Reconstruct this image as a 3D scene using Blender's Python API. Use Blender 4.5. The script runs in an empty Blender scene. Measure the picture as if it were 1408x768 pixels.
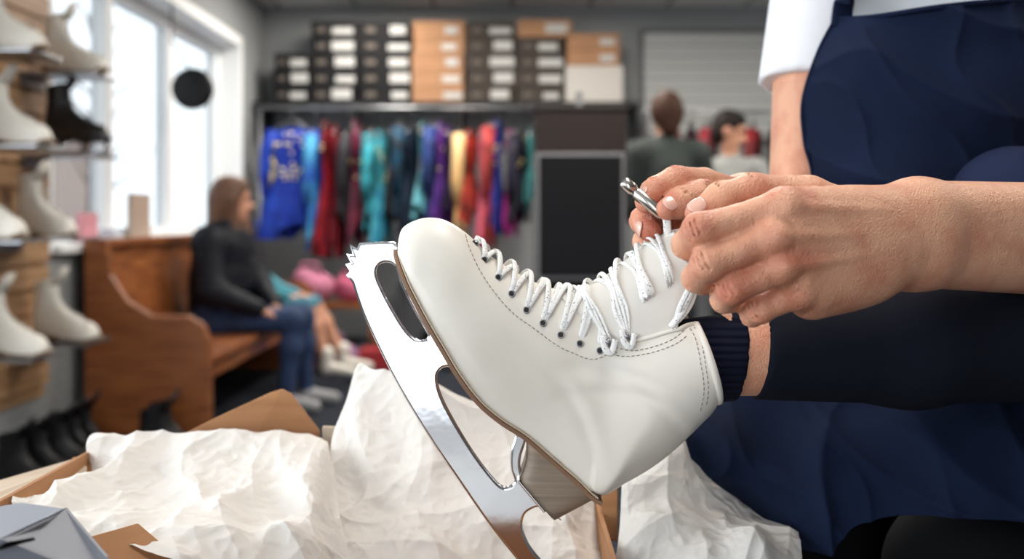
import bpy, bmesh, math, random
import numpy as np
from mathutils import Vector, Matrix, noise
from mathutils.bvhtree import BVHTree
random.seed(4); rng=np.random.default_rng(4)
scene=bpy.context.scene
CZ=1.03; F=1369.0
def P(x,y,d): return Vector(((x-704)*d/F, d, CZ-(y-300)*d/F))
def V(*a): return Vector(a)
# ---------------------------------------------------------------- materials
def lin(c):
    return tuple(((v/255)/12.92 if v/255<=0.04045 else (((v/255)+0.055)/1.055)**2.4) for v in c)+(1,)
def mat(name,rgb,rough=0.6,metal=0.0,var=0.0,vscale=6,bump=0.0,bscale=60,spec=0.5,sub=0.0,rgb2=None,coat=0,sheen=0,wave=None,stretch=None,dist=.002,lohi=(.35,.65)):
    m=bpy.data.materials.new(name); m.use_nodes=True
    nt=m.node_tree; n=nt.nodes; l=nt.links; b=n['Principled BSDF']
    b.inputs['Roughness'].default_value=rough; b.inputs['Metallic'].default_value=metal
    b.inputs['Specular IOR Level'].default_value=spec
    if coat: b.inputs['Coat Weight'].default_value=coat
    if sheen: b.inputs['Sheen Weight'].default_value=sheen
    if sub:
        b.inputs['Subsurface Weight'].default_value=sub
        b.inputs['Subsurface Radius'].default_value=(1,.35,.2); b.inputs['Subsurface Scale'].default_value=0.006
    c=lin(rgb); b.inputs['Base Color'].default_value=c
    tc=n.new('ShaderNodeTexCoord'); src=tc.outputs['Object']
    if stretch:
        mp=n.new('ShaderNodeMapping'); mp.inputs['Scale'].default_value=stretch
        l.new(src,mp.inputs['Vector']); src=mp.outputs['Vector']
    if var or rgb2:
        t=n.new('ShaderNodeTexNoise'); t.inputs['Scale'].default_value=vscale; t.inputs['Detail'].default_value=4
        l.new(src,t.inputs['Vector'])
        mx=n.new('ShaderNodeMix'); mx.data_type='RGBA'
        c2=lin(rgb2) if rgb2 else tuple(max(0,v*(1-var)) for v in c[:3])+(1,)
        mx.inputs['A'].default_value=c; mx.inputs['B'].default_value=c2
        r=n.new('ShaderNodeMapRange'); r.inputs[1].default_value=lohi[0]; r.inputs[2].default_value=lohi[1]
        l.new(t.outputs['Fac'],r.inputs[0]); l.new(r.outputs[0],mx.inputs['Factor']); l.new(mx.outputs['Result'],b.inputs['Base Color'])
    if bump:
        if wave:
            t=n.new('ShaderNodeTexWave'); t.inputs['Scale'].default_value=bscale; t.bands_direction=wave; o=t.outputs['Fac']
        else:
            t=n.new('ShaderNodeTexNoise'); t.inputs['Scale'].default_value=bscale; t.inputs['Detail'].default_value=5; o=t.outputs['Fac']
        l.new(src,t.inputs['Vector'])
        bp=n.new('ShaderNodeBump'); bp.inputs['Strength'].default_value=bump; bp.inputs['Distance'].default_value=dist
        l.new(o,bp.inputs['Height']); l.new(bp.outputs['Normal'],b.inputs['Normal'])
    return m
def skin_mat(name,rgb,red):
    m=mat(name,rgb,rough=.46,sub=.1)
    nt=m.node_tree; n=nt.nodes; l=nt.links; b=n['Principled BSDF']
    at=n.new('ShaderNodeAttribute'); at.attribute_name='flush'
    tc=n.new('ShaderNodeTexCoord')
    t=n.new('ShaderNodeTexNoise'); t.inputs['Scale'].default_value=34; t.inputs['Detail'].default_value=6
    l.new(tc.outputs['Object'],t.inputs['Vector'])
    r=n.new('ShaderNodeMapRange'); r.inputs[1].default_value=.42; r.inputs[2].default_value=.72; r.inputs[4].default_value=.6
    l.new(t.outputs['Fac'],r.inputs[0])
    ad=n.new('ShaderNodeMath'); ad.operation='ADD'; ad.use_clamp=True
    l.new(at.outputs['Fac'],ad.inputs[0]); l.new(r.outputs[0],ad.inputs[1])
    mx=n.new('ShaderNodeMix'); mx.data_type='RGBA'; mx.inputs['A'].default_value=lin(rgb); mx.inputs['B'].default_value=lin(red)
    l.new(ad.outputs[0],mx.inputs['Factor']); l.new(mx.outputs['Result'],b.inputs['Base Color'])
    v=n.new('ShaderNodeTexVoronoi'); v.inputs['Scale'].default_value=430; v.feature='DISTANCE_TO_EDGE'
    l.new(tc.outputs['Object'],v.inputs['Vector'])
    w=n.new('ShaderNodeTexNoise'); w.inputs['Scale'].default_value=110; w.inputs['Detail'].default_value=7; w.inputs['Distortion'].default_value=1.8
    l.new(tc.outputs['Object'],w.inputs['Vector'])
    s=n.new('ShaderNodeMath'); s.operation='MULTIPLY_ADD'; s.inputs[1].default_value=.8
    l.new(v.outputs['Distance'],s.inputs[0]); l.new(w.outputs['Fac'],s.inputs[2])
    bp=n.new('ShaderNodeBump'); bp.inputs['Strength'].default_value=.6; bp.inputs['Distance'].default_value=.0016
    l.new(s.outputs[0],bp.inputs['Height']); l.new(bp.outputs['Normal'],b.inputs['Normal'])
    return m
# ---------------------------------------------------------------- mesh helpers
def empty(name,loc=(0,0,0)):
    e=bpy.data.objects.new(name,None); scene.collection.objects.link(e); e.location=loc; e.empty_display_size=.1
    return e
def obj(name,verts,faces,mats=None,parent=None,smooth=True,mi=None):
    me=bpy.data.meshes.new(name); me.from_pydata([tuple(v) for v in verts],[],[tuple(f) for f in faces])
    for m in (mats if isinstance(mats,(list,tuple)) else [mats]):
        if m: me.materials.append(m)
    if mi is not None: me.polygons.foreach_set('material_index',np.array(mi,dtype=np.int32))
    me.polygons.foreach_set('use_smooth',[smooth]*len(me.polygons)); me.update()
    o=bpy.data.objects.new(name,me); scene.collection.objects.link(o)
    if parent:
        o.parent=parent; o.location=-Vector(parent.location)
    return o
class MB:  # mesh builder collecting several shapes into one object
    def __init__(s): s.v=[];s.f=[];s.m=[]
    def add(s,vs,fs,m=0):
        k=len(s.v); s.v+= [Vector(v) for v in vs]; s.f+=[tuple(i+k for i in f) for f in fs]; s.m+=[m]*len(fs)
    def box(s,lo,hi,m=0,M=None):
        x0,y0,z0=lo;x1,y1,z1=hi
        vs=[Vector(v) for v in [(x0,y0,z0),(x1,y0,z0),(x1,y1,z0),(x0,y1,z0),(x0,y0,z1),(x1,y0,z1),(x1,y1,z1),(x0,y1,z1)]]
        if M: vs=[M@v for v in vs]
        s.add(vs,[(0,3,2,1),(4,5,6,7),(0,1,5,4),(1,2,6,5),(2,3,7,6),(3,0,4,7)],m)
    def tube(s,pts,r,m=0,seg=8,flat=1.0,normals=None,cap=True):
        vs,fs=sweep(pts,r,seg,flat,normals,cap); s.add(vs,fs,m)
    def done(s,name,mats,parent=None,smooth=False,bevel=0):
        o=obj(name,s.v,s.f,mats,parent,smooth,s.m)
        if bevel:
            b=o.modifiers.new('bevel','BEVEL'); b.width=bevel; b.segments=2; b.limit_method='ANGLE'
        return o
def sweep(pts,r,seg=8,flat=1.0,normals=None,cap=True):
    pts=[Vector(p) for p in pts]; n=len(pts); vs=[];fs=[]
    N=Vector((0.13,0.2,1))
    for i,p in enumerate(pts):
        t=(pts[min(i+1,n-1)]-pts[max(i-1,0)]).normalized()
        if normals is not None: N=Vector(normals[i])
        N=(N-t*N.dot(t)); 
        if N.length<1e-6: N=t.orthogonal()
        N.normalize(); B=t.cross(N)
        rr=r[i] if isinstance(r,(list,tuple)) else r
        for k in range(seg):
            a=2*math.pi*k/seg; vs.append(p+B*math.cos(a)*rr+N*math.sin(a)*rr*flat)
    for i in range(n-1):
        for k in range(seg):
            a=i*seg+k; b=i*seg+(k+1)%seg; fs.append((a,b,b+seg,a+seg))
    if cap: fs.append(tuple(range(seg))[::-1]); fs.append(tuple((n-1)*seg+k for k in range(seg)))
    return vs,fs
def crom(A,t):
    A=np.asarray(A,float); n=len(A); t=np.clip(np.asarray(t,float),0,n-1)
    i=np.minimum(t.astype(int),n-2); f=(t-i)[...,None]
    sh=A.shape[1:]; A2=A.reshape(n,-1)
    p0=A2[np.maximum(i-1,0)];p1=A2[i];p2=A2[i+1];p3=A2[np.minimum(i+2,n-1)]
    r=.5*((2*p1)+(-p0+p2)*f+(2*p0-5*p1+4*p2-p3)*f*f+(-p0+3*p1-3*p2+p3)*f**3)
    return r.reshape(t.shape+sh)
def smooth_path(pts,n): 
    return [Vector(p) for p in crom([tuple(p) for p in pts],np.linspace(0,len(pts)-1,n))]
def grid_surface(name,ctrl,nu,nv,mats,parent=None,disp=None,thick=0):
    A=np.array([[tuple(p) for p in r] for r in ctrl],float)
    G=crom(A,np.linspace(0,A.shape[0]-1,nu))
    G=np.swapaxes(crom(np.swapaxes(G,0,1),np.linspace(0,A.shape[1]-1,nv)),0,1)
    vs=[Vector(p) for p in G.reshape(-1,3)]
    if disp: vs=[disp(v) for v in vs]
    fs=[(i*nv+j,i*nv+j+1,(i+1)*nv+j+1,(i+1)*nv+j) for i in range(nu-1) for j in range(nv-1)]
    o=obj(name,vs,fs,mats,parent)
    if thick:
        s=o.modifiers.new('thick','SOLIDIFY'); s.thickness=thick; s.offset=0
    return o
# ---------------------------------------------------------------- implicit surface modelling
def C(a,b,ra,rb): return ('c',np.array(a,float),np.array(b,float),ra,rb)
def E(c,rad,axes=None):
    A=np.eye(3) if axes is None else np.array([tuple(a) for a in axes],float)
    return ('e',np.array(c,float),np.array(rad,float),A)
def pd(p,X):
    if p[0]=='c':
        _,a,b,ra,rb=p; ba=b-a; L=max(ba@ba,1e-12); q=X-a; t=np.clip(q@ba/L,0,1)
        return np.sqrt(((q-t[:,None]*ba)**2).sum(1))-(ra+(rb-ra)*t)
    _,c,r,A=p; q=((X-c)@A.T); k0=np.sqrt(((q/r)**2).sum(1)); k1=np.sqrt(((q/r**2)**2).sum(1))+1e-9
    return k0*(k0-1)/k1
def smin(a,b,k):
    if k<=0: return np.minimum(a,b)
    h=np.maximum(k-np.abs(a-b),0)/k; return np.minimum(a,b)-h*h*k*.25
def gd(g,X):
    d=None
    for p in g['p']:
        e=pd(p,X); d=e if d is None else smin(d,e,g.get('k',.01))
    for pt,n in g.get('cut',[]): d=np.maximum(d,(X-np.array(pt))@np.array(Vector(n).normalized()))
    for p,kk in g.get('sub',[]): d=-smin(-d,pd(p,X),kk)
    return d
def sdf_mesh(name,groups,h,kout=.005,mats=None,parent=None,flush=None,iters=3,grooves=()):
    lo=np.full(3,1e9);hi=-lo
    for g in groups:
        for p in g['p']:
            if p[0]=='c':
                r=max(p[3],p[4])
                for q in (p[1],p[2]): lo=np.minimum(lo,q-r);hi=np.maximum(hi,q+r)
            else:
                r=p[2].max(); lo=np.minimum(lo,p[1]-r);hi=np.maximum(hi,p[1]+r)
    lo-=3*h;hi+=3*h
    def f(X):
        d=None
        for g in groups:
            e=gd(g,X); d=e if d is None else smin(d,e,kout)
        for gr in grooves: d=-smin(-d,pd(gr,X),.0012)
        return d
    q=4; n=((hi-lo)/(h*q)).astype(int)+2
    ax=[lo[i]+(np.arange(n[i])+.5)*h*q-h*.5 for i in range(3)]
    Xc=np.stack(np.meshgrid(*ax,indexing='ij'),-1).reshape(-1,3); vc=f(Xc).reshape(n)
    vf=vc.repeat(q,0).repeat(q,1).repeat(q,2); N=n*q
    fx=[lo[i]+np.arange(N[i])*h for i in range(3)]
    m=np.abs(vf)<h*q*1.3; I=np.argwhere(m); X=np.stack([fx[i][I[:,i]] for i in range(3)],1)
    vals=np.empty(len(X))
    for s0 in range(0,len(X),400000): vals[s0:s0+400000]=f(X[s0:s0+400000])
    vf[m]=vals
    S=vf<0
    off=[(a,b,c) for a in(0,1) for b in(0,1) for c in(0,1)]
    def cs(A,o): return A[o[0]:A.shape[0]-1+o[0],o[1]:A.shape[1]-1+o[1],o[2]:A.shape[2]-1+o[2]]
    cnt=sum(cs(S,o).astype(np.int8) for o in off); act=(cnt>0)&(cnt<8)
    idx=-np.ones(act.shape,int); ci=np.argwhere(act); idx[act]=np.arange(len(ci))
    acc=np.zeros((len(ci),3)); c2=np.zeros(len(ci))
    for a in off:
        for b in off:
            if sum(b)-sum(a)==1 and all(b[i]>=a[i] for i in range(3)):
                va=cs(vf,a)[act];vb=cs(vf,b)[act]; s=(va<0)!=(vb<0)
                t=np.where(s,va/np.where(s,va-vb,1),0)[:,None]
                acc+=np.where(s[:,None],np.array(a)+t*(np.array(b)-np.array(a)),0); c2+=s
    vs=lo+(ci+acc/c2[:,None])*h
    faces=[]
    for axn in range(3):
        o=[0,0,0];o[axn]=1
        A=S[:S.shape[0]-o[0],:S.shape[1]-o[1],:S.shape[2]-o[2]];B=S[o[0]:,o[1]:,o[2]:]
        e=np.argwhere(A!=B); u=(axn+1)%3;v=(axn+2)%3
        ok=(e[:,u]>0)&(e[:,v]>0); e=e[ok]
        U=np.zeros(3,int);U[u]=1;W=np.zeros(3,int);W[v]=1
        def gi(x): return idx[x[:,0],x[:,1],x[:,2]]
        keep=np.all(e<np.array(idx.shape),1); e=e[keep]
        qd=np.stack([gi(e-U-W),gi(e-W),gi(e),gi(e-U)],1)
        ins=S[e[:,0],e[:,1],e[:,2]]
        qd[~ins]=qd[~ins][:,::-1]; faces.append(qd)
    Fq=np.concatenate(faces); Fq=Fq[(Fq>=0).all(1)]
    eps=h*.2
    for _ in range(iters):
        d=f(vs); g=np.stack([f(vs+eps*np.eye(3)[i])-f(vs-eps*np.eye(3)[i]) for i in range(3)],1)/(2*eps)
        gn=np.maximum((g**2).sum(1),.25)
        vs=vs-np.clip(d/gn,-h,h)[:,None]*g
    mi=None
    if len(groups)>1:
        ctr=vs[Fq].mean(1); D=np.stack([gd(g,ctr) for g in groups],1); gm=np.array([g.get('m',0) for g in groups]); mi=gm[D.argmin(1)]
    o=obj(name,vs.tolist(),Fq.tolist(),mats,parent,True,mi)
    if flush is not None:
        a=o.data.attributes.new('flush','FLOAT','POINT')
        val=np.zeros(len(vs))
        for c,r,s in flush: val=np.maximum(val,s*np.exp(-((vs-np.array(c))**2).sum(1)/(r*r)))
        a.data.foreach_set('value',val.astype(np.float32))
    return o
# ================================================================= ROOM
M_wall=mat('wall_paint',(146,149,150),.8,var=.06,vscale=2)
M_ceil=mat('ceiling_tile',(205,205,202),.9)
def ceil_lines(m):
    nt=m.node_tree;n=nt.nodes;l=nt.links;b=n['Principled BSDF']
    tc=n.new('ShaderNodeTexCoord'); br=n.new('ShaderNodeTexBrick'); br.offset=0
    br.inputs['Scale'].default_value=1; br.inputs['Brick Width'].default_value=.61; br.inputs['Row Height'].default_value=.61
    br.inputs['Mortar Size'].default_value=.014
    br.inputs['Color1'].default_value=lin((236,236,232)); br.inputs['Color2'].default_value=lin((228,228,226)); br.inputs['Mortar'].default_value=lin((130,130,130))
    l.new(tc.outputs['Object'],br.inputs['Vector']); l.new(br.outputs['Color'],b.inputs['Base Color'])
ceil_lines(M_ceil)
M_floor=mat('carpet',(52,56,64),.95,var=.45,vscale=40,bump=.6,bscale=220,spec=.1)
M_white=mat('white_trim',(232,234,234),.5)
M_black=mat('black_paint',(18,18,20),.5,spec=.3)
M_metal=mat('brushed_steel',(150,152,155),.35,1)
M_chrome=mat('chrome',(216,216,220),.11,1,bump=.22,bscale=8,dist=.004)
M_slat=mat('slatwall_wood',(182,146,110),.5,rgb2=(150,114,80),vscale=3,stretch=(1,1,12))
LX=-1.95; RX=3.4; BY=7.85; FY=-3.0; CH=2.70
def boxobj(name,lo,hi,m,bev=0,parent=None):
    b=MB(); b.box(lo,hi); return b.done(name,[m],parent,bevel=bev)
boxobj('floor',(LX-.2,FY,-.1),(RX+.1,BY+.1,0),M_floor)
boxobj('reflector_mat',(-1.7,FY+.02,0),(1.0,-.7,.006),mat('pale_reflector',(196,194,188),.5,var=.15,vscale=5))  # unseen pale mat, added so the blade reflects something bright
boxobj('ceiling',(LX-.2,FY,CH),(RX+.1,BY+.1,CH+.1),M_ceil)
boxobj('wall_back',(LX-.2,BY,0),(RX+.1,BY+.12,CH),M_wall)
boxobj('wall_right',(RX,FY,0),(RX+.12,BY,CH),M_wall)
b=MB()
T=.24
WZ0,WZ1=.88,2.27
b.box((LX-T,7.12,0),(LX,BY,CH)); b.box((LX-T,4.2,0),(LX,7.12,WZ0)); b.box((LX-T,4.2,WZ1),(LX,7.12,CH))
b.box((LX-T,3.0,0),(LX,4.2,CH)); b.box((LX-T,-2.4,0),(LX,3.0,.6)); b.box((LX-T,-2.4,2.4),(LX,3.0,CH)); b.box((LX-T,FY,0),(LX,-2.4,CH))
b.done('wall_left',[M_wall])
b=MB(); FX1=.2; FZ0=.12
b.box((LX,FY-.12,0),(-1.3,FY,CH)); b.box((FX1,FY-.12,0),(RX,FY,CH)); b.box((-1.3,FY-.12,0),(FX1,FY,FZ0)); b.box((-1.3,FY-.12,2.45),(FX1,FY,CH))
b.done('wall_front',[M_wall])
M_tint=bpy.data.materials.new('dimming_window_glass'); M_tint.use_nodes=True  # window glass with a tint added to dim the bright view outside
tn=M_tint.node_tree; tn.nodes.clear(); to=tn.nodes.new('ShaderNodeOutputMaterial'); tt=tn.nodes.new('ShaderNodeBsdfTransparent'); tt.inputs[0].default_value=(.30,.315,.32,1)
tg_=tn.nodes.new('ShaderNodeBsdfGlossy'); tg_.inputs['Roughness'].default_value=.02; tm=tn.nodes.new('ShaderNodeMixShader'); tm.inputs[0].default_value=.04
tn.links.new(tt.outputs[0],tm.inputs[1]); tn.links.new(tg_.outputs[0],tm.inputs[2]); tn.links.new(tm.outputs[0],to.inputs[0])
def window(name,y0,y1,z0,z1,mull,glass=False):
    b=MB(); x0=LX-T+.02; x1=LX-T+.09
    b.box((LX-T+.0,y0,z0-.0),(LX+.05,y1,z0+.035))
    b.box((LX-T,y1-.012,z0),(LX+.012,y1+.05,z1)); b.box((LX-T,y0-.05,z0),(LX+.012,y0+.012,z1)); b.box((LX-T,y0-.05,z1-.012),(LX+.012,y1+.05,z1+.06))
    for z in (z0+.03,z1-.08): b.box((x0,y0,z),(x1,y1,z+.07))
    for y in [y0]+mull+[y1-.07]: b.box((x0,y,z0),(x1+.01,y+.1,z1))
    if glass: b.add([(x0+.03,y0,z0),(x0+.03,y1,z0),(x0+.03,y1,z1),(x0+.03,y0,z1)],[(0,1,2,3)],1)
    o=b.done(name,[M_white,M_tint],bevel=.004); return o
window('window_1',4.2,7.12,WZ0,WZ1,[5.12,6.05],True)
window('key_light_window',-2.4,3.0,.6,2.4,[-.6,1.2])  # unseen window, added as key light on the skate
b=MB()
for x in (-1.3,-.58,FX1-.06): b.box((x,FY-.08,FZ0),(x+.06,FY-.02,2.45))
b.box((-1.3,FY-.08,FZ0),(FX1,FY-.02,FZ0+.06)); b.box((-1.3,FY-.08,.9),(FX1,FY-.02,.96)); b.box((-1.3,FY-.08,2.39),(FX1,FY-.02,2.45)); b.done('added_front_window',[M_white])  # unseen front window, added and sized for fill light and blade reflections
boxobj('baseboard_back',(LX,BY-.015,0),(RX,BY,.1),M_black)
boxobj('baseboard_left',(LX,4.2,0),(LX+.015,BY-.015,.1),M_black)
# outdoors
M_snow=mat('snowy_ground',(190,193,198),.9,var=.05)
boxobj('outdoor_ground',(-40,-20,-.35),(LX-T-.02,40,-.25),M_snow)
b=MB(); b.box((-16,9,-.3),(-11,26,3.0),0); b.box((-16.2,8.8,3.0),(-10.8,26.2,3.4),1)
for y in (10.5,14,17.5,21): b.box((-11.02,y,1),(-10.98,y+1.2,2.2),1)
b.done('neighbour_building',[mat('brick_siding',(170,150,140),.8),mat('roof_grey',(160,160,164),.8)])
def tree(x,y,hh):
    b=MB(); base=Vector((x,y,-.3)); b.tube([base,base+V(.05,0,hh*.5),base+V(0,.1,hh)],[.16,.12,.03],0,8)
    for i in range(16):
        z=hh*(.3+.65*i/16); a=i*2.4; L=1.3*(1-.5*i/16); s=base+V(0,0,z)
        b.tube([s,s+V(math.cos(a)*L*.5,math.sin(a)*L*.5,L*.35),s+V(math.cos(a)*L,math.sin(a)*L,L*.9)],[.04,.025,.008],0,5)
    b.done('bare_tree',[mat('bark',(130,115,108),.9)],smooth=True)
tree(-6.5,12.5,5); tree(-8,19,5.5)
# ---- slatwall with skates
b=MB(); z=.35
while z<2.4:
    b.box((LX+.002,3.02,z),(LX+.03,4.13,z+.085)); z+=.1
b.box((LX+.001,3.02,.3),(LX+.012,4.13,2.45)); b.done('slatwall_panel',[M_slat])
def loft_S(sec,u,v):
    s=crom(sec,u); a=np.abs(v); t=np.cos(a*math.pi/2)
    B=s[...,0:2];Tt=s[...,2:4]; w=s[...,4]; q=np.clip(s[...,5],.005,.5); t0=np.clip(s[...,6],0,.5)
    A=np.sqrt(np.maximum(0,1-np.maximum(0,(t-t0)/(1-t0))**2.2))
    Bc=np.sqrt(np.maximum(0,1-(1-np.minimum(t/q,1))**2))
    Bc=np.where(q<.03,1,Bc); tuck=.92+.08*np.minimum(t/.2,1)
    h=w*A*Bc*np.where(q<.03,tuck,1)
    p=B+(Tt-B)*t[...,None]
    return p[...,0],p[...,1],np.sign(v)*h
def loft_mesh(sec,nu,nv,vcut=None):
    U=np.linspace(0,len(sec)-1,nu); vs=[];fs=[]
    for side in (-1,1):
        k=len(vs)
        for u in U:
            c=vcut(u) if vcut else 0
            aa=np.linspace(0,1,nv); a=c+(1-c)*aa
            x,y,h=loft_S(sec,np.full(nv,u),side*a+ (1e-9*side))
            vs+=list(zip(x,h,y))
        for i in range(nu-1):
            for j in range(nv-1):
                q=(k+i*nv+j,k+i*nv+j+1,k+(i+1)*nv+j+1,k+(i+1)*nv+j)
                fs.append(q if side<0 else q[::-1])
    return vs,fs
bsec=[(.262,.012,.263,.018,.008,.02,0),(.257,.004,.255,.040,.025,.02,0),(.235,0,.235,.060,.036,.02,0),(.2,0,.2,.070,.043,.02,0),(.15,.002,.16,.088,.042,.02,0),
 (.1,.012,.125,.108,.036,.02,0),(.05,.022,.105,.13,.033,.02,0),(.0,.03,.094,.15,.032,.05,0.1),(-.012,.08,.088,.17,.032,.4,.4),(-.004,.14,.088,.195,.034,.5,.5),(-.002,.205,.092,.225,.038,.5,.5)]
M_lw=mat('display_lace',(220,220,215),.8); M_ld=mat('black_lace',(30,30,32),.8); M_sole=mat('sole_tan',(150,125,100),.6); M_soled=mat('sole_black',(34,32,32),.6)
def bg_skate_mesh(name,leather,lace,sole,blade):
    mb=MB(); vs,fs=loft_mesh(bsec,40,14); mb.add(vs,fs,0)
    top=[(.262,.01),(.235,0),(.15,.002),(.1,.012),(.05,.022),(0,.03)]
    for (xa,za),(xb,zb) in zip(top[:-1],top[1:]):
        mb.add([(xa,-.034,za),(xa,.034,za),(xb,.034,zb),(xb,-.034,zb),(xa,-.034,za-.007),(xa,.034,za-.007),(xb,.034,zb-.007),(xb,-.034,zb-.007)],
          [(0,1,2,3),(7,6,5,4),(0,4,5,1),(1,5,6,2),(2,6,7,3),(3,7,4,0)],1)
    mb.add([(.085,-.028,.012),(.085,.028,.012),(-.002,.028,.028),(-.002,-.028,.028),(.07,-.025,-.012),(.07,.025,-.012),(.008,.025,-.012),(.008,-.025,-.012)],
          [(0,1,2,3),(7,6,5,4),(0,4,5,1),(1,5,6,2),(2,6,7,3),(3,7,4,0)],1)
    if blade:
        mb.box((-.03,-.002,-.055),(.26,.002,-.035),2); mb.box((.02,-.002,-.04),(.06,.002,-.008),2)
        mb.box((.15,-.002,-.04),(.2,.002,0),2); mb.box((.245,-.002,-.05),(.272,.002,-.005),2)
        mb.box((.14,-.02,-.012),(.25,.02,-.006),2); mb.box((.005,-.02,-.015),(.08,.02,-.011),2)
    for i in range(9):
        u=3.4+i*.62
        pts=[]
        for v in np.linspace(-.45,.45,9):
            x,y,h=loft_S(bsec,np.array([u+.3*v]),np.array([v])); pts.append((x[0]+.003,h[0],y[0]+.004))
        mb.tube(pts,.003,3,6)
    mb.tube([(.09,0,.2),(.105,0,.235),(.125,0,.262)],[.02,.026,.02],0,12,flat=.3,normals=[(1,0,.3)]*3)
    me=mb.done(name,[leather,sole,M_chrome,lace],smooth=True)
    return me
M_bootw=mat('white_leather_display',(226,221,210),.45); M_bootb=mat('black_leather_display',(24,24,27),.4)
protos={}
kinds={'W':('skating_boot',M_bootw,M_lw,M_sole,False),'B':('black_figure_skate',M_bootb,M_ld,M_soled,True),'K':('black_boot',M_bootb,M_ld,M_soled,False)}
def put_skate(kind,loc,yaw,scale=1.0):
    k=kinds[kind]
    if kind not in protos: o=bg_skate_mesh(*k); protos[kind]=o
    else:
        o=bpy.data.objects.new(k[0],protos[kind].data); scene.collection.objects.link(o)
    o.location=loc; o.rotation_euler=(0,0,yaw); o.scale=(scale,)*3
    return o
shelfM=MB()
rows=[(1.60,[(3.46,'W'),(3.98,'W')]),(1.28,[(3.50,'W'),(4.0,'B')]),(.955,[(3.40,'W'),(3.78,'W')]),(.55,[(3.48,'W'),(3.90,'W')])]
for ri,(zs,ys) in enumerate(rows):
    for yi,(yy,kd) in enumerate(ys):
        shelfM.box((LX+.03,yy-.12,zs-.008),(LX+.33,yy+.12,zs),0); shelfM.box((LX+.03,yy-.09,zs-.05),(LX+.04,yy+.11,zs),0)
        shelfM.tube([(LX+.33,yy-.12,zs),(LX+.33,yy+.12,zs)],.004,0,6)
        put_skate(kd,(LX+.08,yy+.02,zs+(.0585 if kd=='B' else .0130)),-.25 if ri!=2 else -.45,1.05)
shelfM.done('display_shelves',[M_metal])
for i,(x,y) in enumerate([(-1.86,4.06),(-1.87,4.19),(-1.86,3.92),(-1.87,3.79),(-1.55,4.24),(-1.53,4.10),(-1.88,3.65)]):
    put_skate('K',(x,y,.014),-.15+.1*(i%3),1.1)
# ---- pew
M_pew=mat('honey_wood',(160,96,50),.42,rgb2=(122,68,34),vscale=5,stretch=(1,1,9),coat=.15)
b=MB(); px0=LX+.06
y0,y1=4.42,6.75
for i in range(8):
    ya=y0+i*(y1-y0)/8; 
    b.add([(px0+.0,ya,.93),(px0+.05,ya,.93),(px0+.13,ya,.36),(px0+.07,ya,.36),(px0,ya+.285,.93),(px0+.05,ya+.285,.93),(px0+.13,ya+.285,.36),(px0+.07,ya+.285,.36)],
      [(0,1,2,3),(7,6,5,4),(0,4,5,1),(1,5,6,2),(2,6,7,3),(3,7,4,0)])
b.box((px0-.008,y0-.02,.90),(px0+.09,y1,.94))
b.box((px0+.08,y0,.38),(px0+.55,y1,.42)); b.box((px0+.48,y0,.3),(px0+.52,y1,.38))
for yy in (y0-.03,y1):
    pr=[(0,0),(.56,0),(.56,.48),(.53,.56),(.46,.60),(.30,.60),(.2,.66),(.12,.78),(.1,.94),(0,.94)]
    vs=[(px0+a,yy,c) for a,c in pr]+[(px0+a,yy+.045,c) for a,c in pr]; n=len(pr)
    b.add(vs,[tuple(range(n)),tuple(range(n,2*n))[::-1]]+[(i,i+n,(i+1)%n+n,(i+1)%n) for i in range(n)])
b.done('wooden_pew',[M_pew],bevel=.008)
# ---- back wall shelf, boxes
SY=7.42; SZ=1.90
b=MB(); b.box((LX+.02,SY,SZ-.03),(.95,BY-.002,SZ),0)
for x in (-1.9,-1.2,-.4,.4,.92): b.box((x,SY+.02,SZ-.25),(x+.025,BY-.002,SZ-.03),0)
b.done('wall_shelf',[M_black])
M_kr=mat('kraft_box',(154,114,82),.8,var=.1); M_bk=mat('black_box',(17,17,19),.7,spec=.2); M_gy=mat('grey_box',(58,52,47),.7,spec=.2); M_lb=mat('paper_label',(168,168,165),.7); M_wb=mat('white_box',(176,172,166),.7); M_mut=mat('printed_label',(84,76,68),.7)
b=MB(); sc=SY/F
def X(px): return (px-704)*sc
cols=[(376,424,3,1,3,.5),(427,490,5,1,3,.5),(493,565,5,1,3,.58),(567,637,5,0,3,.62),(641,709,5,2,3,.5),(712,775,4,2,3,.5)]
bh=.118
for (a,c,n,m,lb,ls) in cols:
    for k in range(n):
        z=SZ+.001+k*(bh+.003); j=random.uniform(-.010,.010)
        b.box((X(a)+j,SY+.02,z),(X(c)+j,SY+.36,z+bh*.97),m); b.box((X(a)+j-.002,SY+.016,z+bh*.7),(X(c)+j+.002,SY+.362,z+bh),m)
        w=X(c)-X(a); l0=ls+random.uniform(-.06,.06)
        b.box((X(a)+w*l0,SY+.0155,z+.02),(X(a)+w*random.uniform(.86,.98),SY+.022,z+bh*random.uniform(.55,.85)),3 if m!=0 else (4 if k%2 else 3))
        if m!=0: b.box((X(a)+w*.12,SY+.0155,z+.035),(X(a)+w*.32,SY+.022,z+bh*.6),5)
z=SZ+.001+4*(bh+.003); b.box((X(712),SY+.02,z),(X(786),SY+.36,z+.13),0); b.box((X(750),SY+.016,z+.03),(X(780),SY+.022,z+.1),3)
b.box((X(778),SY+.02,SZ+.001),(X(857),SY+.36,SZ+.27),4)
for k in range(2):
    z=SZ+.272+k*.121; b.box((X(780),SY+.02,z),(X(852),SY+.36,z+.118),0); b.box((X(825),SY+.016,z+.03),(X(846),SY+.022,z+.08),3)
b.done('shoebox_stack',[M_kr,M_bk,M_gy,M_lb,M_wb,M_mut],bevel=.003)
b=MB()
b.box((1.0,BY-.03,1.62),(3.2,BY-.001,2.52),0); b.box((1.04,BY-.045,1.66),(3.16,BY-.025,2.48),1)
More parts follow.
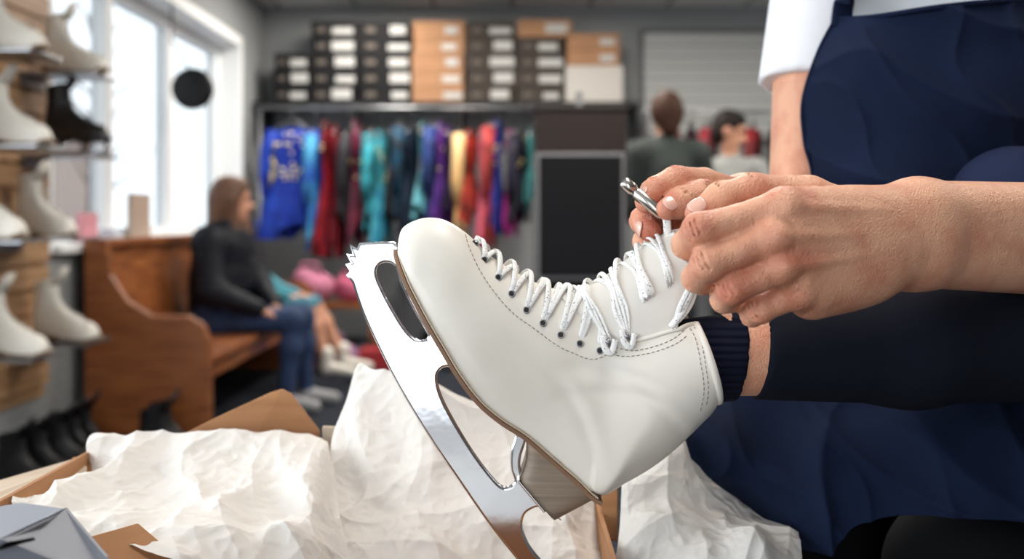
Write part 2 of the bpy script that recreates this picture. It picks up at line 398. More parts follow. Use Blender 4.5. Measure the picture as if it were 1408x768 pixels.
for i in range(9): b.box((1.04,BY-.05,1.70+i*.085),(3.16,BY-.044,1.706+i*.085),0)
b.done('wall_display_board',[mat('board_frame',(95,98,100),.5),mat('board_white',(186,188,186),.6)])
# garment rails
RY=7.22; RZ=1.83
def rail(name,x0,x1,y,z):
    b=MB(); b.tube([(x0,y,z),(x1,y,z)],.014,0,10)
    for x in (x0+.02,x1-.02):
        b.tube([(x,y,z),(x,y,.03)],.014,0,8); b.tube([(x,y-.2,.02),(x,y+.2,.02)],.016,0,8)
    b.done(name,[M_metal],smooth=True)
rail('garment_rail',-1.85,.30,RY,RZ); rail('garment_rail',.95,3.0,RY,1.80)
def dress(x,w,dep,ztop,zbot,rgb,rgb2=None,yaw=0,sleeve=False,y=RY,rz=RZ,spark=0):
    m=mat('dress_fabric',rgb,.55,rgb2=rgb2 or tuple(int(v*.5) for v in rgb),vscale=7,bump=.3,bscale=40,spec=.25)
    b=MB(); H=ztop-zbot; nr=26; ns=36
    ph=random.uniform(0,6)
    for i in range(nr):
        s=i/(nr-1)
        prof=np.interp(s,[0,.05,.15,.42,.5,.75,1],[.25,.7,.72,.5,.6,.95,1.15])
        rip=np.interp(s,[0,.45,.6,1],[0,0.04,.16,.32])
        for k in range(ns):
            a=2*math.pi*k/ns; r=1+rip*math.cos(9*a+ph)+.5*rip*math.cos(5*a+2*ph)
            xx=math.cos(a)*w/2*prof*r; yy=math.sin(a)*dep/2*min(1,prof)*r
            zz=ztop-H*s+(.06*math.cos(3*a+ph)*s*s)
            b.v.append(Vector((xx,yy,zz))); 
    for i in range(nr-1):
        for k in range(ns): b.f.append((i*ns+k,i*ns+(k+1)%ns,(i+1)*ns+(k+1)%ns,(i+1)*ns+k)); b.m.append(0)
    b.f.append(tuple(range(ns))); b.m.append(0)
    for sx in (-1,1):
        pts=[(sx*w*.33,0,ztop-.02),(sx*w*.47,0,ztop-.16),(sx*w*.52,.01,ztop-.34),(sx*w*.5,.01,ztop-.5)] if sleeve else [(sx*w*.3,0,ztop-.01),(sx*w*.2,0,ztop+.03)]
        b.tube(pts,[.05,.045,.04,.028] if sleeve else .01,0,10)
    b.tube([(-w*.4,0,ztop-.02),(0,0,ztop+.06),(w*.4,0,ztop-.02)],.006,1,6)
    b.tube([(0,0,ztop+.06),(0,0,rz-.012),(0,.02,rz+.005),(0,0,rz+.022),(0,-.018,rz+.008)],.003,1,6)
    for i in range(spark):
        a=random.uniform(math.pi,2*math.pi); s=random.uniform(.05,.5); q=V(math.cos(a)*w/2*.75,math.sin(a)*dep/2*.78,ztop-H*s)
        b.box(q-V(.008,.006,.008),q+V(.008,.006,.008),2)
    b.v=[Matrix.Rotation(yaw,3,'Z')@v+V(x,y,0) for v in b.v]
    b.done('skating_dress',[m,M_metal,mat('sequin',(250,230,170),.3,.5)],smooth=True)
rs=RY/F
def XR(px): return (px-704)*rs
def ZR(py): return CZ-(py-300)*rs
dress(XR(402),.40,.14,ZR(176),ZR(318),(30,66,172),(18,40,140),0,True,spark=60)
D=[(434,340,(70,150,190),(30,70,160)),(452,345,(160,26,42),None),(464,350,(130,22,38),None),(479,300,(40,38,45),None),(490,330,(132,52,80),(60,30,50)),(500,318,(100,30,48),None),(513,305,(60,172,188),None),(526,335,(80,176,186),(30,115,150)),(540,300,(24,26,32),None),
(552,300,(22,26,34),(12,60,84)),(568,310,(22,38,62),(12,18,30)),(587,300,(120,198,210),None),(598,305,(40,60,120),None),(609,305,(104,52,142),(76,44,124)),(621,290,(60,40,90),None),(634,310,(222,190,136),(204,162,106)),
(648,300,(190,60,44),None),(664,335,(208,108,128),(182,80,106)),(675,325,(180,64,64),None),(685,310,(30,50,152),None),(702,320,(176,36,138),None),(715,300,(35,32,50),None),(729,290,(60,134,134),None)]
for i,(px,pb,c1,c2) in enumerate(D):
    dress(XR(px),.29,.075,ZR(180+random.uniform(-8,8)),ZR(pb+random.uniform(-10,6)),c1,c2,1.30+random.uniform(-.2,.2),i%3==0,spark=8 if i%2 else 0)
for i,(x,c) in enumerate([(1.15,(150,50,60)),(1.3,(60,30,40)),(1.42,(160,60,70)),(1.6,(35,35,40)),(1.75,(140,40,45)),(1.9,(40,40,48)),(2.1,(90,60,60)),(2.35,(30,30,35))]):
    dress(x,.34,.12,1.68,.95,c,None,1.2,i%2==0,rz=1.80)
# chalkboard stand
b=MB(); cy=4.5; cs_=cy/F
xa,xb=(737-704)*cs_,(864-704)*cs_
b.box((xa,cy+.05,.0),(xb,cy+.42,CZ+152*cs_),0); b.box((xa-.01,cy+.04,CZ+150*cs_),(xb+.01,cy+.43,CZ+156*cs_),0)
b.box((xa+.0,cy,CZ-84*cs_),(xb-.015,cy+.03,CZ+90*cs_),1); b.box((xa+.014,cy-.006,CZ-80*cs_),(xb-.029,cy+.01,CZ+86*cs_),2)
b.box((xa-.0,cy+.01,CZ-92*cs_),(xb,cy+.06,CZ-86*cs_),0)
b.tube([((xa+xb)/2,cy+.2,1.54),((xa+xb)/2,cy+.2,1.60)],[.02,.012],1,10)
b.tube([((xa+xb)/2,cy+.2,1.60),((xa+xb)/2,cy+.2,1.625)],[.018,.018],1,10)
b.done('chalkboard_stand',[mat('dark_brown_cabinet',(36,25,22),.6,spec=.3),mat('grey_frame',(120,120,122),.4),mat('slate',(13,14,18),.7,spec=.2)],bevel=.004)
# hanging round sign
b=MB(); sy=5.72; sx,sz=LX+.115,CZ+178*5.72/F
ring=[]
for dy,r in ((-.035,.095),(-.028,.115),(0,.122),(.028,.115),(.035,.095)):
    for k in range(32):
        a=2*math.pi*k/32; ring.append((sx+math.cos(a)*r,sy+dy,sz+math.sin(a)*r))
fs=[(i*32+k,i*32+(k+1)%32,(i+1)*32+(k+1)%32,(i+1)*32+k) for i in range(4) for k in range(32)]+[tuple(range(32))[::-1],tuple(range(128,160))]
b.add(ring,fs,0)
b.tube([(sx-.02,sy,sz+.11),(sx-.06,sy,sz+.2),(sx-.12,sy,sz+.27),(sx-.12,sy,WZ1-.012)],.006,0,8)
b.done('hanging_round_sign',[M_black],smooth=True)
b=MB(); zsill=WZ0+.036
b.box((LX-.13,4.75,zsill),(LX-.10,4.93,zsill+.14),0); b.box((LX-.12,5.35,zsill),(LX-.09,5.62,zsill+.25),1)
b.box((LX-.12,5.0,zsill),(LX-.05,5.12,zsill+.06),2)
b.done('sill_cards',[mat('pink_card',(205,140,150),.7),mat('beige_card',(170,150,135),.7),mat('pale_card',(190,195,205),.7)])
# bags beyond the pew
M_pink=mat('pink_fabric',(206,128,156),.8,var=.3,vscale=12,bump=.4,bscale=30)
def bag(c,s,m,name='sports_bag'):
    c=Vector(c); e=empty(name,c)
    sdf_mesh('bag_body',[dict(p=[E(c+V(0,0,.12*s),(.16*s,.11*s,.12*s)),E(c+V(.06*s,0,.11*s),(.13*s,.1*s,.1*s)),E(c+V(-.05*s,-.04*s,.19*s),(.08*s,.07*s,.07*s))],k=.04)],.012,mats=[m],parent=e)
    b=MB(); b.tube([c+V(-.09*s,-.05*s,.2*s),c+V(-.06*s,-.06*s,.3*s),c+V(.06*s,-.06*s,.3*s),c+V(.1*s,-.05*s,.18*s)],.012*s,0,8); b.done('strap',[m],e,True)
bb=MB(); bb.box((-1.75,6.95,.40),(-.95,7.15,.44),0)
for x in (-1.72,-1.0): 
    for y in (6.97,7.1): bb.box((x,y,.0),(x+.04,y+.04,.40),0)
bb.done('low_bench',[M_pew])
bag((-1.42,7.05,.445),.9,M_pink); bag((-1.15,7.05,.445),.7,mat('rose_fabric',(190,90,120),.8)); bag((-1.18,6.62,.001),.9,mat('mauve_fabric',(150,110,140),.8)); bag((-.98,6.75,.001),.7,mat('dark_fabric',(40,40,50),.8))
b=MB(); b.box((-.98,6.2,0),(-.74,6.5,.11),0); b.box((-.99,6.19,.085),(-.73,6.51,.12),0); b.box((-.94,6.185,.02),(-.82,6.192,.08),1)
b.box((-.96,6.22,.121),(-.76,6.47,.2),0); b.done('red_shoebox',[mat('red_card',(150,28,38),.6),M_lb])
for x,y in ((-.6,6.9),(-.47,6.95),(-.3,6.95),(-.15,6.9)): put_skate('K',(x,y,.014),-1.4,1.0)
b=MB(); b.box((-.85,7.5,0),(.5,7.82,.50),0); b.box((-.87,7.48,.50),(.52,7.83,.53),0)
for x in (-.4,.05): b.box((x,7.494,.03),(x+.01,7.5,.48),1)
b.done('storage_cabinet',[mat('grey_cabinet',(86,88,92),.6),M_black])
# unseen ceiling lamps, added to lift the indoor light
for (x,y) in ((.4,1.0),(.4,3.6),(.4,6.0),(2.4,2.4),(2.4,5.2),(-1.0,6.6)):
    b=MB(); b.box((x-.31,y-.62,CH-.03),(x+.31,y-.59,CH-.001)); b.box((x-.31,y+.59,CH-.03),(x+.31,y+.62,CH-.001)); b.box((x-.31,y-.62,CH-.03),(x-.28,y+.62,CH-.001)); b.box((x+.28,y-.62,CH-.03),(x+.31,y+.62,CH-.001))
    b.done('fill_lamp_frame',[M_white])
    L=bpy.data.lights.new('fill_lamp','AREA'); L.shape='RECTANGLE'; L.size=.54; L.size_y=1.15; L.energy=20 if y<3 else 42; L.color=(1,.93,.85)
    o=bpy.data.objects.new('fill_lamp',L); scene.collection.objects.link(o); o.location=(x,y,CH-.02)
def portal(loc,rot,sx,sy):
    L=bpy.data.lights.new('window_daylight','AREA'); L.shape='RECTANGLE'; L.size=sx; L.size_y=sy; L.cycles.is_portal=True
    o=bpy.data.objects.new('window_daylight',L); scene.collection.objects.link(o); o.location=loc; o.rotation_euler=rot
portal((LX-T-.01,5.66,1.57),(0,-math.pi/2,0),1.4,2.9)
portal((LX-T-.01,.3,1.5),(0,-math.pi/2,0),1.8,5.4)
portal(((FX1-1.3)/2,FY-.125,(FZ0+2.45)/2),(math.pi/2,0,0),FX1+1.3,2.45-FZ0)
w=bpy.data.worlds.new('overcast'); scene.world=w; w.use_nodes=True
bg=w.node_tree.nodes['Background']; bg.inputs[0].default_value=(.90,.95,1,1); bg.inputs[1].default_value=4.2
# ================================================================= PEOPLE (background)
def head_prims(c,f,u,s=1):
    c=Vector(c); f=Vector(f).normalized(); u=(Vector(u)-f*Vector(u).dot(f)).normalized(); r=f.cross(u)
    ax=[r,f,u]; q=lambda a,b,d: c+r*(a*s)+f*(b*s)+u*(d*s)
    skin=[E(q(0,-.008,.025),(.074*s,.092*s,.095*s),ax),E(q(0,.025,-.045),(.054*s,.062*s,.066*s),ax),E(q(0,.05,-.085),(.028*s,.025*s,.022*s),ax),
      C(q(0,.083,.012),q(0,.108,-.025),.007*s,.012*s),E(q(-.012,.094,-.028),(.009*s,.01*s,.008*s),ax),E(q(.012,.094,-.028),(.009*s,.01*s,.008*s),ax),
      E(q(.075,-.012,-.005),(.01*s,.018*s,.03*s),ax),E(q(-.075,-.012,-.005),(.01*s,.018*s,.03*s),ax),
      E(q(.03,.07,.035),(.024*s,.016*s,.008*s),ax),E(q(-.03,.07,.035),(.024*s,.016*s,.008*s),ax)]
    eyes=[E(q(.03,.079,.012),(.013*s,.008*s,.007*s),ax),E(q(-.03,.079,.012),(.013*s,.008*s,.007*s),ax)]
    lips=[E(q(0,.086,-.055),(.024*s,.009*s,.008*s),ax)]
    hair=[E(q(0,-.022,.045),(.084*s,.098*s,.092*s),ax),E(q(0,-.05,-.02),(.078*s,.062*s,.075*s),ax),E(q(.0,.03,.095),(.06*s,.05*s,.03*s),ax)]
    return skin,eyes,lips,hair,q
def bg_hand(w,d,side=(0,0,1),s=1,curl=(0,0,-1)):
    w=Vector(w);d=Vector(d).normalized();sd=Vector(side);sd=(sd-d*sd.dot(d)).normalized();cu=Vector(curl)
    pr=[E(w+d*.045*s,(.048*s,.036*s,.016*s),[d,sd,d.cross(sd)])]
    for i,L in enumerate((.062,.07,.065,.05)):
        a=w+d*.08*s+sd*(.026-.0175*i)*s; m=a+d*L*.5*s+cu*.008*s; pr+= [C(a,m,.0095*s,.009*s),C(m,m+d*L*.4*s+cu*.022*s,.009*s,.0075*s)]
    t=w+d*.025*s+sd*.03*s; pr+=[C(t,t+d*.03*s+sd*.022*s,.013*s,.011*s),C(t+d*.03*s+sd*.022*s,t+d*.06*s+sd*.028*s,.011*s,.009*s)]
    return pr
def person(name,J,M,s=1,hair='short',bare=False,hand_side=(0,1,0),puffy=0,skates=False):
    e=empty(name,(J['pel'][0],J['pel'][1],0)); J={k:Vector(v) for k,v in J.items()}
    sk,ey,li,ha,q=head_prims(J['head'],J['fwd'],J.get('up',V(0,0,1)),s)
    top=[C(J['pel']+V(0,0,.04*s),(J['pel']+J['chest'])/2,.125*s+puffy,.12*s+puffy),C((J['pel']+J['chest'])/2,J['chest'],.12*s+puffy,.125*s+puffy),
         C(J['sh_l'].lerp(J['sh_r'],.12),J['sh_l'].lerp(J['sh_r'],.88),.07*s+puffy,.07*s+puffy),C(J['neck']-V(0,0,.05*s),J['neck'],.062*s+puffy,.052*s+puffy)]
    for a in 'lr':
        top+=[C(J['sh_'+a],J['el_'+a],.056*s+puffy,.044*s+puffy),C(J['el_'+a],J['wr_'+a],.044*s+puffy,.031*s+puffy*.6)]
    if hair=='long': ha+=[C(q(0,-.06,0),q(0,-.075,-.2),.07*s,.055*s),C(q(.06,-.02,0),q(.06,.01,-.2),.03*s,.028*s),C(q(-.06,-.02,0),q(-.06,.01,-.2),.03*s,.028*s),C(q(0,-.07,-.18),q(0,-.07,-.28),.055*s,.02*s)]
    if hair=='bun': ha+=[E(q(0,-.07,.07),(.05*s,)*3),C(q(0,-.06,.0),q(0,-.06,-.09),.07*s,.05*s),E(q(0,-.03,.02),(.092*s,.088*s,.1*s))]
    neck=[C(J['neck']-V(0,0,.03*s),J['head']-V(0,0,.05*s),.05*s,.05*s)]
    hands=[]
    for a in 'lr': hands+=bg_hand(J['wr_'+a],(J['wr_'+a]-J['el_'+a]),hand_side,s)
    bot=[C(J['hip_l'],J['hip_r'],.1*s,.1*s)]; legs=[]; shoes=[]
    for a in 'lr':
        bot.append(C(J['hip_'+a],J['kn_'+a],.088*s,.06*s))
        (legs if bare else bot).append(C(J['kn_'+a],J['kn_'+a].lerp(J['an_'+a],.35),.054*s,.056*s)); (legs if bare else bot).append(C(J['kn_'+a].lerp(J['an_'+a],.35),J['an_'+a],.056*s,.038*s))
        an=J['an_'+a];to=J['toe_'+a]; shoes+=[C(an+V(0,0,-.02*s),to,.042*s,.032*s),E(an+V(0,0,-.035*s),(.045*s,.045*s,.04*s))]
        if skates: shoes+=[C(an+V(0,0,.08*s),an,.048*s,.045*s)]
    gs=[dict(p=top,k=.05*s,m=0),dict(p=bot,k=.04*s,m=1),dict(p=sk+neck,k=.02*s,m=2),dict(p=hands,k=.008,m=2),dict(p=ha,k=.03*s,m=3),dict(p=shoes,k=.02,m=4),dict(p=ey,k=.001,m=5),dict(p=li,k=.001,m=6)]
    if legs: gs.append(dict(p=legs,k=.03,m=2))
    sdf_mesh('body',gs,.009,.012,M+[mat('eye_dark',(40,30,26),.2),mat('lips',(170,90,88),.4)],e)
    if skates:
        b=MB()
        for a in 'lr':
            an=J['an_'+a];to=J['toe_'+a]; d=(to-an);d.z=0;d.normalize(); n=V(-d.y,d.x,0)*.002; z0=an.z-.075*s
            for s0,s1,za,zb in ((-.05,.2,-.03,-.012),(0,.04,-.012,.012),(.12,.16,-.012,.012)):
                A=an+d*s0;Bp=an+d*s1
                vs=[(p.x+k.x,p.y+k.y,z0+zz) for zz in (za,zb) for p,k in ((A,n),(Bp,n),(Bp,-n),(A,-n))]
                b.add(vs,[(0,1,2,3),(7,6,5,4),(0,4,5,1),(1,5,6,2),(2,6,7,3),(3,7,4,0)],0)
        b.done('skate_blades',[M_chrome],e)
    return e
SK=mat('skin_soft',(208,152,124),.55,sub=.05); HB=mat('brown_hair',(84,54,38),.55,rgb2=(116,80,56),vscale=20,stretch=(6,6,1)); HD=mat('dark_hair',(26,19,17),.6,spec=.2)
person('seated_woman',dict(pel=(-1.60,5.40,.52),chest=(-1.58,5.40,.86),neck=(-1.55,5.40,1.0),head=(-1.52,5.41,1.125),fwd=(1,.6,-.05),
  sh_r=(-1.60,5.23,.90),sh_l=(-1.55,5.57,.90),el_r=(-1.56,5.17,.65),el_l=(-1.42,5.58,.66),wr_r=(-1.34,5.24,.555),wr_l=(-1.3,5.44,.56),
  hip_r=(-1.60,5.31,.49),hip_l=(-1.60,5.5,.49),kn_r=(-1.16,5.29,.49),kn_l=(-1.15,5.48,.49),an_r=(-1.20,5.28,.08),an_l=(-1.14,5.5,.08),toe_r=(-1.04,5.25,.04),toe_l=(-.98,5.5,.04)),
  [mat('puffer_jacket',(14,18,28),.6,bump=.9,bscale=14,stretch=(.3,.3,3),dist=.012,spec=.25),mat('denim',(38,60,98),.8,var=.3,vscale=14),SK,HB,mat('grey_shoe',(150,150,152),.6)],hair='long',puffy=.026)
person('seated_girl',dict(pel=(-1.66,6.05,.50),chest=(-1.66,6.05,.72),neck=(-1.66,6.05,.84),head=(-1.67,6.05,.95),fwd=(.6,1,-.3),
  sh_r=(-1.64,5.93,.76),sh_l=(-1.64,6.18,.76),el_r=(-1.52,5.88,.62),el_l=(-1.50,6.2,.62),wr_r=(-1.34,5.95,.57),wr_l=(-1.32,6.12,.57),
  hip_r=(-1.62,5.98,.49),hip_l=(-1.62,6.12,.49),kn_r=(-1.22,5.95,.51),kn_l=(-1.22,6.13,.51),an_r=(-1.10,5.93,.16),an_l=(-1.04,6.14,.16),toe_r=(-.94,5.90,.12),toe_l=(-.88,6.14,.12)),
  [mat('teal_top',(70,150,165),.7),mat('teal_shorts',(60,120,140),.7),SK,HB,M_bootw],s=.85,hair='long',bare=True,skates=True)
person('standing_customer',dict(pel=(.90,5.7,.98),chest=(.90,5.72,1.30),neck=(.89,5.72,1.46),head=(.885,5.74,1.62),fwd=(-.2,1,-.2),
  sh_l=(.73,5.72,1.40),sh_r=(1.08,5.72,1.40),el_l=(.68,5.8,1.12),el_r=(1.14,5.8,1.12),wr_l=(.74,6.0,1.02),wr_r=(1.06,6.0,1.02),
  hip_l=(.82,5.7,.93),hip_r=(.99,5.7,.93),kn_l=(.82,5.7,.5),kn_r=(.99,5.7,.5),an_l=(.82,5.72,.09),an_r=(.99,5.72,.09),toe_l=(.81,5.87,.04),toe_r=(1.0,5.87,.04)),
  [mat('grey_green_sweater',(62,68,66),.85,bump=.4,bscale=80,spec=.2),mat('dark_trousers',(35,36,42),.8),SK,mat('dark_brown_hair',(62,38,26),.6,spec=.2),M_black],hair='bun',puffy=.012)
person('browsing_customer',dict(pel=(1.40,6.3,.94),chest=(1.38,6.25,1.26),neck=(1.365,6.23,1.42),head=(1.355,6.21,1.57),fwd=(.95,-.25,-.3),
  sh_l=(1.20,6.28,1.34),sh_r=(1.54,6.2,1.34),el_l=(1.20,6.15,1.08),el_r=(1.62,6.1,1.08),wr_l=(1.42,5.98,1.05),wr_r=(1.56,5.9,1.12),
  hip_l=(1.32,6.3,.88),hip_r=(1.49,6.3,.88),kn_l=(1.32,6.28,.48),kn_r=(1.49,6.26,.48),an_l=(1.32,6.3,.09),an_r=(1.49,6.3,.09),toe_l=(1.31,6.15,.04),toe_r=(1.51,6.15,.04)),
  [mat('pale_grey_shirt',(140,142,140),.8),mat('black_trousers',(30,30,34),.8),SK,HD,M_black],hair='short')
# ================================================================= MAIN SKATE
D0=.80; PX=D0/F
def L2(x,y,off=0): return Vector(((x-704)*PX, D0+off*PX, CZ-(y-300)*PX))
skate=empty('white_figure_skate',L2(700,500))
M_boot=mat('white_leather',(234,229,219),.38,bump=.25,bscale=55,rgb2=(227,221,209),vscale=14,dist=.0009)
M_edge=mat('sole_leather',(128,96,72),.55); M_heel=mat('heel_stack',(140,126,110),.5,rgb2=(118,104,90),vscale=8,stretch=(1,1,30)); M_thread=mat('stitch_thread',(150,140,128),.7)
M_lace=mat('white_lace',(238,238,235),.8,rgb2=(130,132,140),vscale=620,lohi=(.63,.66))
M_dark=mat('eyelet_dark',(50,46,44),.4,.5)
sec=[(548,342,549,325,12,.02,0),(550,350,554,313,30,.02,0),(556,364,568,304,44,.02,0),(566,386,589,299,56,.02,0),(579,410,613,303,63,.02,0),
(595,438,642,321,70,.02,0),(615,471,674,351,74,.02,0),(637,507,706,372,75,.02,0),(663,541,736,388,72,.02,0),(692,566,763,397,68,.02,0),
(722,586,788,401,64,.02,0),(754,614,812,402,60,.02,0),(788,644,832,401,58,.02,0.05),(824,674,850,402,58,.06,.1),(862,660,868,405,59,.25,.25),
(900,638,886,409,62,.4,.4),(934,610,902,413,65,.48,.48),(960,584,918,418,68,.5,.5),(977,566,932,424,70,.5,.5),(985,552,946,430,71,.5,.5)]
secm=[tuple([( s[0]-704)*PX,CZ-(s[1]-300)*PX,(s[2]-704)*PX,CZ-(s[3]-300)*PX,s[4]*PX,s[5],s[6]]) for s in sec]
def vcut(u): return float(np.interp(u,[0,11.2,12.5,14,17,19],[0,0,.25,.44,.38,.26]))
vs,fs=loft_mesh(secm,200,56,vcut)
CR=[(P(872,520,.755),V(1,0,-.35),.045,.0012),(P(858,545,.755),V(1,0,-.1),.04,.0010),(P(905,560,.755),V(1,0,-.9),.05,.0010),(P(790,560,.757),V(.6,0,-1),.05,.0009)]
nvs=[]
for a,bb_,c in vs:
    p=Vector((a,bb_+D0,c)); dd=0
    for cc,dr,rad,amp in CR:
        r_=p-cc; r_.y=0; dr_=dr.normalized(); al=r_.dot(dr_); pe=r_.dot(V(-dr_.z,0,dr_.x))+al*al*4
        dd+=amp*math.exp(-(al/rad)**2)*(math.exp(-(pe/.005)**2)-.7*math.exp(-((pe-.009)/.006)**2))
    p.y+=dd*(1 if bb_<0 else -1)*min(1,abs(bb_)/.02); nvs.append(p)
boot=obj('boot_upper',nvs,fs,[M_boot],skate)
bm=bmesh.new(); bm.from_mesh(boot.data); bmesh.ops.remove_doubles(bm,verts=bm.verts,dist=.00012); bmesh.ops.recalc_face_normals(bm,faces=bm.faces)
bm.to_mesh(boot.data); bvh=BVHTree.FromBMesh(bm); bm.free()
boot.data.polygons.foreach_set('use_smooth',[True]*len(boot.data.polygons))
sm=boot.modifiers.new('leather_thickness','SOLIDIFY'); sm.thickness=.0032; sm.offset=-1
def SP(u,v,off=0):
    a,z,h=loft_S(secm,np.array([float(u)]),np.array([float(v)+1e-9])); p=Vector((a[0],D0+h[0],z[0]))
    if off:
        s=crom(secm,np.array([float(u)]))[0]; c=Vector(((s[0]*.5+s[2]*.5),D0,(s[1]*.5+s[3]*.5))); p+= (p-c).normalized()*off
    return p
UU,VV=np.meshgrid(np.linspace(3,18,151),np.linspace(-1,0,81),indexing='ij')
gx,gz,gh=loft_S(secm,UU,VV-1e-9); gpx=704+gx*F/(D0+gh); gpy=300-(gz-CZ)*F/(D0+gh)
def uv_at(x,y):
    k=np.argmin((gpx-x)**2+(gpy-y)**2); return UU.flat[k],VV.flat[k]
cam0=Vector((0,0,CZ))
def on_boot(x,y,off=.0006):
    d=(P(x,y,1)-cam0).normalized(); h=bvh.ray_cast(cam0,d)
    return (h[0]+(h[1] if h[1].dot(d)<0 else -h[1])*off, (h[1] if h[1].dot(d)<0 else -h[1])) if h[0] else (None,None)
def sole_mesh(u0,u1,n,th,wo,name,m,z0=0,wfac=.95):
    U=np.linspace(u0,u1,n); S_=crom(secm,U); vs=[];fs=[]
    ks=9
    for i in range(n):
        p=S_[i,:2]; a=S_[min(i+1,n-1),:2]-S_[max(i-1,0),:2]; a=a/np.linalg.norm(a); nr=np.array([a[1],-a[0]])
        if nr@(S_[i,2:4]-S_[i,:2])>0: nr=-nr
        w=S_[i,4]*wfac+wo
        for lv in (z0,th):
            for k in range(ks):
                t=-1+2*k/(ks-1); q=p+nr*lv; vs.append((q[0],D0+w*t,q[1]))
    r=2*ks
    for i in range(n-1):
        for k in range(ks-1):
            fs.append((i*r+k,i*r+k+1,(i+1)*r+k+1,(i+1)*r+k)); fs.append((i*r+ks+k,(i+1)*r+ks+k,(i+1)*r+ks+k+1,i*r+ks+k+1))
        fs.append((i*r,(i+1)*r,(i+1)*r+ks,i*r+ks)); fs.append((i*r+ks-1,i*r+2*ks-1,(i+1)*r+2*ks-1,(i+1)*r+ks-1))
    for i in (0,n-1):
        for k in range(ks-1): fs.append((i*r+k,i*r+k+1,i*r+ks+k+1,i*r+ks+k))
    o=obj(name,vs,fs,[m],skate,False); bv=o.modifiers.new('b','BEVEL'); bv.width=.0008; bv.segments=2; bv.limit_method='ANGLE'; return o
sole_mesh(0,13,60,.0032,.0012,'sole',M_edge)
sole_mesh(.2,12.8,60,-.0006,.0022,'welt',mat('welt',(190,172,148),.6),z0=-.0018)
# heel
hv=[];hf=[];n=24;lev=10
for i in range(n+1):
    s=i/n
    for j in range(lev+1):
        t=j/lev
        top=Vector((716+(826-716)*s,578+(680-578)*s)); bot=Vector((714+(764-714)*s,652+(711-652)*s))
        p=top.lerp(bot,t); 
        if s<.5: p.x+=9*math.sin(t*math.pi)*(1-s*2)
        w=(36-5*t)*(1-abs(2*s-1)**5)**.4 if 0<s<1 else 0.01
        if s<.2: w=max(w,26-4*t)
        hv.append((p.x,p.y,w))
allv=[L2(a,c,sg*w_) for sg in (-1,1) for a,c,w_ in hv]; k=len(hv)
for sg in (0,1):
    for i in range(n):
        for j in range(lev):
            q=(sg*k+i*(lev+1)+j,sg*k+(i+1)*(lev+1)+j,sg*k+(i+1)*(lev+1)+j+1,sg*k+i*(lev+1)+j+1); hf.append(q if sg else q[::-1])
for i in range(n):
    a=i*(lev+1)+lev; c=(i+1)*(lev+1)+lev; hf.append((a,c,c+k,a+k))
for j in range(lev): hf.append((j,j+1,j+1+k,j+k))
obj('heel',allv,hf,[M_heel],skate,True)
def flat_shape(name,outs,half,bev,m,parent,y=D0):
    cu=bpy.data.curves.new(name,'CURVE'); cu.dimensions='2D'; cu.fill_mode='BOTH'; cu.extrude=half-bev; cu.bevel_depth=bev; cu.bevel_resolution=3
    for o_ in outs:
        sp=cu.splines.new('POLY'); sp.points.add(len(o_)-1); sp.use_cyclic_u=True
        for i,(x,yy) in enumerate(o_): sp.points[i].co=((x-704)*PX,-(yy-300)*PX,0,1)
    t=bpy.data.objects.new(name,cu); scene.collection.objects.link(t); bpy.context.view_layer.update()
    me=bpy.data.meshes.new_from_object(t.evaluated_get(bpy.context.evaluated_depsgraph_get())); bpy.data.objects.remove(t)
    o=bpy.data.objects.new(name,me); scene.collection.objects.link(o); me.materials.clear(); me.materials.append(m)
    o.rotation_euler=(math.pi/2,0,0); o.parent=parent; o.location=Vector((0,y,CZ))-Vector(parent.location); return o
def csm(pts,n=6):
    A=list(pts); L=len(A); A=[A[-1]]+A+[A[0],A[1]]
    return [tuple(p) for p in crom(A,1+np.arange(L*n)/n)]
def osm(pts,n=8): return [tuple(p) for p in crom(pts,np.linspace(0,len(pts)-1,(len(pts)-1)*n+1))]
picks=[(497,337),(493,346),(487,343),(491,354),(483,353),(488,363),(481,365),(486,373),(481,378),(488,386)]
ice=osm([(488,386),(503,430),(527,482),(556,537),(592,596),(632,655),(676,718),(722,776),(738,796)])
tail=osm([(750,800),(758,792),(742,772),(724,748),(715,722),(720,702),(739,692),(752,698)],6)
upper=osm([(752,698),(738,682),(716,655),(712,630),(720,600),(712,586),(688,571),(658,546),(632,512),(610,474),(590,440),(572,408),(555,374),(546,340)],6)
outline=picks+ice[1:]+tail+upper[1:]+[(540,335)]
hole1=csm([(520,361),(533,357),(546,364),(556,392),(572,424),(586,448),(592,462),(584,470),(570,468),(556,455),(540,430),(524,400),(515,376)])
hole2=csm([(602,506),(613,500),(624,505),(648,536),(682,566),(706,583),(712,596),(706,618),(706,642),(711,660),(703,670),(690,671),(676,659),(650,625),(622,580),(604,545),(598,520)])
flat_shape('blade',[outline,hole1,hole2],.0036,.0022,M_chrome,skate)
b=MB()
def plate(p,q,w,th):
    p=Vector(p);q=Vector(q);d=(q-p).normalized();nr=Vector((-d.y,d.x))*th
    pts=[p,q,q+nr,p+nr]; vs=[L2(a.x,a.y,-w) for a in pts]+[L2(a.x,a.y,w) for a in pts]
    b.add(vs,[(0,1,2,3),(7,6,5,4),(0,4,5,1),(1,5,6,2),(2,6,7,3),(3,7,4,0)])
plate((548,352),(563,392),26,4); plate((563,392),(590,440),32,4); plate((590,440),(622,492),30,4); plate((714,654),(750,697),20,4)
b.done('mounting_plates',[M_chrome],skate,bevel=.0008)
